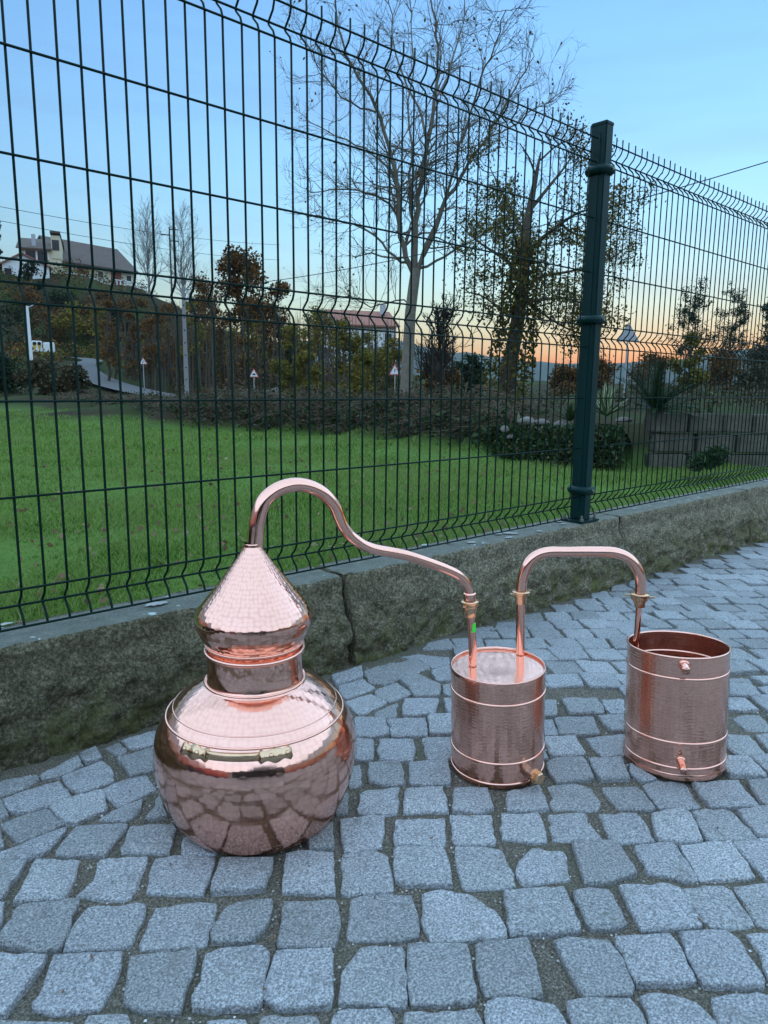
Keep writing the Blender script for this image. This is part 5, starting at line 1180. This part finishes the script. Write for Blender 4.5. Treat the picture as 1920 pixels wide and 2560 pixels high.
def face_cam(p):
    """rotation about z so that local -Y looks at the viewer"""
    return math.atan2(p[1]-CAM[1], p[0]-CAM[0]) - math.pi/2
def tri(mb, s, y, inset=0.0, z0=0.0):
    h = s*math.sqrt(3)/2; c = h/3; k = 1-inset
    r = []
    for (x, z) in ((-s/2, 0), (s/2, 0), (0, h)): r.append((x*k, y, c+(z-c)*k+z0))
    return r
def warn_sign(px, tip_py, foot_py, dist, side, label, glyph=0, back=False, turn=0.0, name='warning_sign'):
    foot = at(px, foot_py, dist); tip = at(px, tip_py, dist); H = tip[2]-foot[2]
    t = empty(name, tuple(foot), label, 'road sign'); t.rotation_euler = (0, 0, face_cam(foot)+turn); hh = side*math.sqrt(3)/2; zb = H-hh
    MB().tube([(0, 0.03, -0.1), (0, 0.03, H-hh*0.35)], 0.032, 8).build('pole', M['steel'], t)
    def plate(nm, y0, y1, inset, mat, parent):
        A = tri(None, side, y0, inset, zb); B = tri(None, side, y1, inset, zb); return MB().add(A+B, [(0, 1, 2), (3, 5, 4), (0, 3, 4, 1), (1, 4, 5, 2), (2, 5, 3, 0)]).build(nm, mat, parent)
    if back: plate('plate', -0.012, 0.0, 0.0, M['steel'], t); return t
    pl = plate('plate', -0.012, 0.0, 0.0, M['sign_red'], t); plate('white_field', -0.016, -0.0125, 0.26, M['sign_face'], pl)
    g = MB(); c = zb+hh*0.30
    if glyph == 0: g.box((0.0, -0.018, c), (side*0.30, 0.003, side*0.09)); g.box((0.02, -0.018, c+side*0.07), (side*0.16, 0.003, side*0.07))
    elif glyph == 1: g.box((-0.04, -0.018, c), (side*0.10, 0.003, side*0.13)); g.box((0.07, -0.018, c+0.02), (side*0.12, 0.003, side*0.05)); g.box((0.02, -0.018, c+0.10), (side*0.08, 0.003, side*0.06))
    else: g.box((0, -0.018, c+0.06), (side*0.05, 0.003, side*0.26)); g.box((0.05, -0.018, c+0.10), (side*0.10, 0.003, side*0.05))
    g.build('pictogram', M['sign_black'], pl); return t
warn_sign(361, 892, 968, 55, 0.62, 'small red-edged warning triangle by the lane, leftmost sign', 1)
warn_sign(636, 920, 996, 46, 0.66, 'red-edged warning triangle with black car symbol before the wood', 0)
warn_sign(986, 908, 1008, 40, 0.74, 'red-edged warning triangle leaning beside the pale tree trunk', 2, turn=-0.45)
warn_sign(1555, 805, 1058, 30, 0.86, 'grey back of a triangular road sign against the sunset', back=True, name='road_sign')

def concrete_pole():
    D = 29.0; b = at(469, 1033, D); H = at(465, 716, D)[2]-b[2]; t = empty('concrete_utility_pole', tuple(b), 'grey concrete utility pole with round holes at the meadow edge', 'utility pole'); t.rotation_euler = (0, 0, face_cam(b))
    V = []
    me = bpy.data.meshes.new('shaft'); mb = MB(); w0, w1 = 0.095, 0.06
    P = [(-w0, -0.08, 0), (w0, -0.08, 0), (w0, 0.08, 0), (-w0, 0.08, 0), (-w1, -0.05, H), (w1, -0.05, H), (w1, 0.05, H), (-w1, 0.05, H)]
    mb.add(P, [(0, 3, 2, 1), (4, 5, 6, 7), (0, 1, 5, 4), (1, 2, 6, 5), (2, 3, 7, 6), (3, 0, 4, 7)]).build('shaft', M['concrete'], t)
    for k in range(9):
        z = 0.35+k*0.46; y = -0.08+0.03*z/H
        MB().tube([(0, y-0.003, z), (0, y+0.004, z)], 0.028, 10).build('hole', M['sign_black'], t)
    for k in range(4):
        z = H-0.12-k*0.13; i = MB().tube([(0.08, 0, z), (0.20, 0, z)], 0.012, 6); i.tube([(0.18, 0, z-0.03), (0.18, 0, z+0.05)], 0.035, 8).build('insulator', M['white_paint'], t)
    return b, H
CPB, CPH = concrete_pole()
def lattice_mast():
    D = 100; b = np.array(polar(440, D, 0)); b[2] = tz(b[0], b[1]); H = at(438, 568, D)[2]-b[2]; t = empty('power_mast', tuple(b), 'thin dark power mast with short cross arms among the bare trees', 'mast'); t.rotation_euler = (0, 0, face_cam(b))
    MB().tube([(0, 0, 0), (0, 0, H)], [0.18, 0.10], 6).build('shaft', M['bark_dark'], t)
    for k, (z, s) in enumerate(((0.3, 1), (1.0, -1), (1.7, 1))):
        MB().box((s*0.55, 0, H-z), (1.1, 0.12, 0.12)).build('cross_arm', M['bark_dark'], t); MB().tube([(s*1.05, 0, H-z), (s*1.05, 0, H-z+0.4)], 0.06, 6).build('insulator', M['steel'], t)
lattice_mast()
def cable(name, p0, p1, sag, r, label):
    p0, p1 = np.array(p0), np.array(p1); P = [p0+(p1-p0)*t - np.array([0, 0, 4*sag*t*(1-t)]) for t in np.linspace(0, 1, 40)]
    tag(MB().tube([tuple(p) for p in P], r, 5).build(name, M['rubber']), label, 'cable')
cable('power_cable', at(466, 724, 29), at(2300, 285, 16.5), 0.55, 0.011, 'black cable sagging from the concrete pole across the sky behind the fence')
cable('thin_cable', at(-60, 505, 90), at(700, 612, 150), 0.8, 0.03, 'faint wire crossing the sky above the hilltop house, upper of two')
cable('thin_cable', at(-60, 540, 90), at(700, 650, 150), 0.8, 0.03, 'faint wire crossing the sky above the hilltop house, lower of two')
def street_lamp():
    D = 66; b = at(78, 905, D); H = at(70, 765, D)[2]-b[2]; t = empty('street_lamp', tuple(b), 'whitish concrete lamp pole with a lit lamp on a side arm', 'street lamp'); t.rotation_euler = (0, 0, face_cam(b))
    P = [(-0.16, -0.1, 0), (0.16, -0.1, 0), (0.16, 0.1, 0), (-0.16, 0.1, 0), (-0.09, -0.06, H), (0.09, -0.06, H), (0.09, 0.06, H), (-0.09, 0.06, H)]
    MB().add(P, [(0, 3, 2, 1), (4, 5, 6, 7), (0, 1, 5, 4), (1, 2, 6, 5), (2, 3, 7, 6), (3, 0, 4, 7)]).build('shaft', M['white_paint'], t)
    MB().tube([(0, 0, H-0.15), (0.5, 0, H+0.12), (0.95, 0, H+0.2)], 0.04, 6).build('arm', M['steel'], t)
    t2 = NT('lamp_glow'); t2.set(**{'Base Color': (0.9, 0.8, 0.6), 'Emission Color': (1.0, 0.78, 0.45), 'Emission Strength': 0.05})
    M['lamp'] = t2.m; hd_ = MB().box((1.15, 0, H+0.22), (0.5, 0.18, 0.10)).build('lantern', M['steel'], t); MB().box((1.17, -0.05, H+0.15), (0.34, 0.14, 0.05)).build('lens', M['lamp'], hd_)
street_lamp()
def panels():
    D = 70
    for k, (x0, x1, y0, y1, lb) in enumerate([(80, 107, 852, 880, 'white roadside panel painted with two yellow cones'), (109, 138, 856, 881, 'plain whitish roadside container beside the painted panel')]):
        a, b_ = at(x0, y1, D), at(x1, y1, D); c = (a+b_)/2; w = np.linalg.norm(b_-a); h = at(x0, y0, D)[2]-a[2]; t = empty('recycling_container', tuple(c), lb, 'container'); t.rotation_euler = (0, 0, face_cam(c))
        obj('box', bevel_box((w, 0.7, h), 0.06), M['white_paint'], t)
        if k == 0:
            for s in (-1, 1):
                x = s*w*0.22; MB().add([(x-0.16, -0.356, h*0.66), (x+0.16, -0.356, h*0.66), (x+0.03, -0.356, h*0.1), (x-0.03, -0.356, h*0.1)], [(0, 3, 2, 1)]).build('cone', M['yellow'], t)
                MB().tube([(x, -0.357, h*0.74), (x, -0.36, h*0.74)], 0.15, 14).build('dark_disc', M['sign_black'], t)
panels()
def frame_crate():
    b = at(686, 996, 45); t = empty('wooden_crate', tuple(b), 'broken whitish wooden crate frame tipped over before the wood', 'crate'); t.rotation_euler = (0.0, -0.25, face_cam(b)+0.4)
    for (c, s) in (((0, 0, 0.05), (0.75, 0.05, 0.07)), ((0, 0, 0.32), (0.75, 0.05, 0.07)), ((0, 0, 0.56), (0.75, 0.05, 0.07)), ((-0.36, 0, 0.30), (0.06, 0.05, 0.58)), ((0.36, 0, 0.30), (0.06, 0.05, 0.58)), ((-0.36, 0.35, 0.30), (0.06, 0.05, 0.58)), ((0.36, 0.35, 0.30), (0.06, 0.05, 0.58)), ((-0.36, 0.17, 0.56), (0.05, 0.35, 0.05)), ((0.36, 0.17, 0.05), (0.05, 0.35, 0.05))):
        MB().box(c, s).build('slat', M['wood_white'], t)
frame_crate()

# ------------------------------------------------------------------ houses
def house_frame(p_left, p_right):
    """local frame with x from the left to the right end of the facade"""
    u = np.array([p_right[0]-p_left[0], p_right[1]-p_left[1]]); return np.linalg.norm(u), math.atan2(u[1], u[0])
def window(t, x, z, w, h, mat='window', y=0.0, name='window', frame=True):
    f = MB(); e = 0.12
    for (cx, cz, sx, sz) in ((x, z+h/2+e/2, w+2*e, e), (x, z-h/2-e/2, w+2*e, e), (x-w/2-e/2, z, e, h), (x+w/2+e/2, z, e, h)): f.box((cx, y-0.03, cz), (sx, 0.10, sz))
    o = f.build(name, M['white_paint'], t); MB().box((x, y-0.012, z), (w, 0.03, h)).build('pane', M[mat], o); return o
def tile_roof(t, x0, x1, y_eave, z_eave, y_ridge, z_ridge, mat, thick=0.18, name='roof'):
    V = [(x0, y_eave, z_eave), (x1, y_eave, z_eave), (x1, y_ridge, z_ridge), (x0, y_ridge, z_ridge)]; V += [(a, b, c-thick) for a, b, c in V]
    return MB().add(V, [(0, 1, 2, 3), (7, 6, 5, 4), (0, 4, 5, 1), (1, 5, 6, 2), (2, 6, 7, 3), (3, 7, 4, 0)]).build(name, mat, t)
def prism_wall(t, x0, x1, y0, y1, z0, z1, zr, yr, mat):
    V = [(x0, y0, z0), (x1, y0, z0), (x1, y1, z0), (x0, y1, z0), (x0, y0, z1), (x1, y0, z1), (x1, y1, z1), (x0, y1, z1), (x0, yr, zr), (x1, yr, zr)]
    return MB().add(V, [(0, 1, 5, 4), (2, 3, 7, 6), (0, 4, 8, 7, 3), (1, 2, 6, 9, 5), (4, 5, 9, 8), (6, 7, 8, 9)]).build('wall', mat, t)
def big_house():
    A = at(152, 700, 120); B = at(336, 712, 127); L, rz = house_frame(A, B); t = empty('hilltop_house', tuple(A), 'cream hilltop house with huge dark tiled roof and balcony', 'house'); t.rotation_euler = (0, 0, rz)
    ze = at(152, 650, 120)[2]-A[2]; zr = at(152, 593, 124)[2]-A[2]; D = 9.0
    prism_wall(t, 0, L, 0, D, -2.5, ze, zr-0.25, D/2, M['cream_wall'])
    tile_roof(t, -0.3, L+0.3, -0.9, ze-0.15, D/2, zr, M['roof_dark']); tile_roof(t, -0.3, L+0.3, D+0.6, ze-0.15, D/2+0.01, zr, M['roof_dark'])
    for x, w in ((L*0.29, 1.9), (L*0.74, 1.8)): MB().box((x, -0.03, ze*0.42), (w, 0.08, ze*0.78)).build('door', M['shutter'], t)
    for x in (L*0.52, L*0.92): window(t, x, ze*0.55, 0.9, 1.0)
    sl = MB().box((L/2-1.2, -1.0, -0.25), (L+3.5, 2.0, 0.3)).build('balcony_slab', M['grey_wall'], t)
    rl = MB().box((L/2-1.2, -1.9, 0.85), (L+3.5, 0.18, 0.14)).build('handrail', M['white_paint'], t)
    for k in range(26): MB().tube([(-2.8+k*(L+3.4)/25, -1.9, -0.1), (-2.8+k*(L+3.4)/25, -1.9, 0.4), (-2.8+k*(L+3.4)/25, -1.9, 0.8)], [0.09, 0.14, 0.07], 6).build('baluster', M['white_paint'], rl)
    MB().box((L/2-1.2, -0.6, -2.2), (L+3.0, 1.6, 3.5)).build('terrace_wall', M['stone_grey'], t)
def left_house():
    A = at(50, 668, 117); B = at(153, 672, 116.5); L, rz = house_frame(A, B); t = empty('hilltop_house', tuple(A), 'cream house with dark roof and raised attic, left of the huge roof', 'house'); t.rotation_euler = (0, 0, rz)
    ze = at(50, 619, 117)[2]-A[2]; zr = at(50, 594, 121)[2]-A[2]; D = 8
    prism_wall(t, 0, L, 0, D, -3, ze, zr-0.2, D/2, M['cream_wall']); tile_roof(t, -0.3, L*0.80, -0.6, ze, D/2, zr, M['roof_dark']); tile_roof(t, -0.3, L+0.2, D+0.5, ze, D/2+0.01, zr, M['roof_dark'])
    zt = at(130, 590, 117)[2]-A[2]; MB().box((L*0.90, 1.6, (ze+zt)/2-0.6), (L*0.22, 3.4, zt-ze+1.2)).build('attic', M['cream_wall'], t); tile_roof(t, L*0.78, L*1.03, -0.4, zt+0.55, 3.6, zt-0.1, M['roof_dark'], 0.25, 'attic_roof')
    MB().box((L*0.90, -0.13, zt-1.3), (L*0.17, 0.06, 1.4)).build('attic_opening', M['window'], t)
    for px in (78, 107): window(t, L*(px-50)/101, ze*0.62, 1.3, 1.4)
    ch = MB().box((L*0.36, 0.6, ze+1.2), (0.5, 0.5, 1.6)).build('chimney', M['grey_wall'], t)
def garage():
    A = at(8, 700, 111); B = at(125, 704, 111); L, rz = house_frame(A, B); t = empty('white_garage', tuple(A), 'low white outbuilding with small red gable roof below the hilltop house', 'outbuilding'); t.rotation_euler = (0, 0, rz)
    ze = at(33, 648, 111)[2]-A[2]; zr = at(57, 634, 111)[2]-A[2]; xr = L*0.42
    V = [(0, 0, -2.5), (L, 0, -2.5), (L, 6, -2.5), (0, 6, -2.5), (0, 0, ze-0.6), (L, 0, ze-0.6), (L, 6, ze-0.6), (0, 6, ze-0.6), (xr, 0, zr), (xr, 6, zr)]
    MB().add(V, [(0, 1, 5, 8, 4), (1, 2, 6, 5), (2, 3, 7, 9, 6), (3, 0, 4, 7), (4, 8, 9, 7), (8, 5, 6, 9)]).build('wall', M['white_paint'], t)
    for xa, za, xb, zb_ in ((-0.4, ze-0.7, xr, zr+0.12), (L+0.3, ze-0.65, xr, zr+0.12)):
        Q = [(xa, -0.4, za), (xb, -0.4, zb_), (xb, 6.3, zb_), (xa, 6.3, za)]; Q += [(p[0], p[1], p[2]-0.18) for p in Q]; me = fix_normals(MB().add(Q, [(0, 1, 2, 3), (7, 6, 5, 4), (0, 4, 5, 1), (1, 5, 6, 2), (2, 6, 7, 3), (3, 7, 4, 0)]).mesh('roof')); obj('roof', me, M['roof_red'], t)
    MB().box((L*0.12, -0.04, ze*0.2), (0.8, 0.1, 2.0)).build('door', M['window'], t)
def red_house():
    A = at(840, 885, 88); B = at(990, 890, 90); L, rz = house_frame(A, B); t = empty('red_roofed_house', tuple(A), 'white house with red tiled roof half hidden behind the yellow bushes', 'house'); t.rotation_euler = (0, 0, rz)
    ze = at(840, 808, 88)[2]-A[2]; zr = at(850, 774, 92)[2]-A[2]; D = 8
    prism_wall(t, 0, L, 0, D, -2, ze, zr-0.2, D/2, M['white_paint']); tile_roof(t, -0.3, L+0.3, -0.6, ze-0.1, D/2, zr, M['roof_red']); tile_roof(t, -0.3, L+0.3, D+0.5, ze-0.1, D/2+0.01, zr, M['roof_red'])
    for f in (0.2, 0.5, 0.86): window(t, L*f, ze*0.55, 0.9, 1.2)
    MB().box((L*0.88, D*0.35, zr+0.1), (0.6, 0.6, 1.2)).build('chimney', M['grey_wall'], t)
big_house(); left_house(); garage(); red_house()

# ------------------------------------------------------------------ behind the viewer: what the copper mirrors
def parked_car():
    c = np.array([-2.1, -4.9]); t = empty('parked_car', (c[0], c[1], ground_z(*c)), 'dark parked car behind the viewer, mirrored in the copper pot', 'car'); t.rotation_euler = (0, 0, math.radians(-38))
    prof = [(-2.1, 0.35), (-2.12, 0.75), (-1.95, 0.92), (-1.25, 0.98), (-0.55, 1.42), (0.75, 1.45), (1.55, 1.05), (2.05, 0.98), (2.1, 0.4)]; V = []; n = len(prof)
    for y, k in ((-0.86, 1.0), (0.86, 1.0)):
        for x, z in prof: V.append((x, y*(0.80 if z > 1.1 else 1), z))
    F = [(i, i+1, n+i+1, n+i) for i in range(n-1)] + [(n-1, 0, n, 2*n-1), tuple(range(n))[::-1], tuple(range(n, 2*n))]
    obj('body', fix_normals(MB().add(V, F).mesh('body')), M['car_paint'], t)
    for s in (-1, 1):
        MB().add([(-1.1, s*0.845, 1.0), (-0.5, s*0.735, 1.36), (0.7, s*0.735, 1.38), (1.3, s*0.845, 1.02)], [(0, 1, 2, 3)]).build('side_window', M['window'], t)
        for x in (-1.35, 1.3):
            w = MB().tube([(x, s*0.74, 0.32), (x, s*0.90, 0.32)], 0.32, 20).build('wheel', M['rubber'], t); MB().tube([(x, s*0.89, 0.32), (x, s*0.912, 0.32)], 0.19, 14).build('rim', M['steel'], w)
        MB().box((2.06, s*0.62, 0.80), (0.10, 0.30, 0.14)).build('headlight', M['sign_face'], t)
parked_car()
def back_house():
    t = empty('yard_house', (-9.0, -13.0, -0.1), 'pale house across the yard behind the viewer, mirrored in the copper', 'house'); t.rotation_euler = (0, 0, math.radians(140))
    prism_wall(t, -7, 7, 0, 8, 0, 3.1, 4.7, 4, M['grey_wall']); tile_roof(t, -7.3, 7.3, -0.6, 3.0, 4, 4.9, M['roof_dark']); tile_roof(t, -7.3, 7.3, 8.6, 3.0, 4.01, 4.9, M['roof_dark'])
    for x in (-4.5, -1.5, 4.2): window(t, x, 1.7, 1.2, 1.2)
    MB().box((1.6, -0.02, 1.05), (1.0, 0.08, 2.1)).build('door', M['shutter'], t)
back_house()

# ------------------------------------------------------------------ air
t = NT('evening_air'); t.t.nodes.remove(t.b); pvn = t.n('VolumePrincipled'); pvn.inputs['Color'].default_value = (0.75, 0.86, 1.0, 1); pvn.inputs['Density'].default_value = 0.00009; pvn.inputs['Anisotropy'].default_value = 0.0
t.l(pvn.outputs[0], t.out.inputs['Volume'])
HZ = MB().box((950, 950, 95), (3500, 3500, 230)).mesh('haze'); haze = tag(obj('haze', HZ, t.m), 'thin blue evening air over the valley', 'haze', kind='stuff')
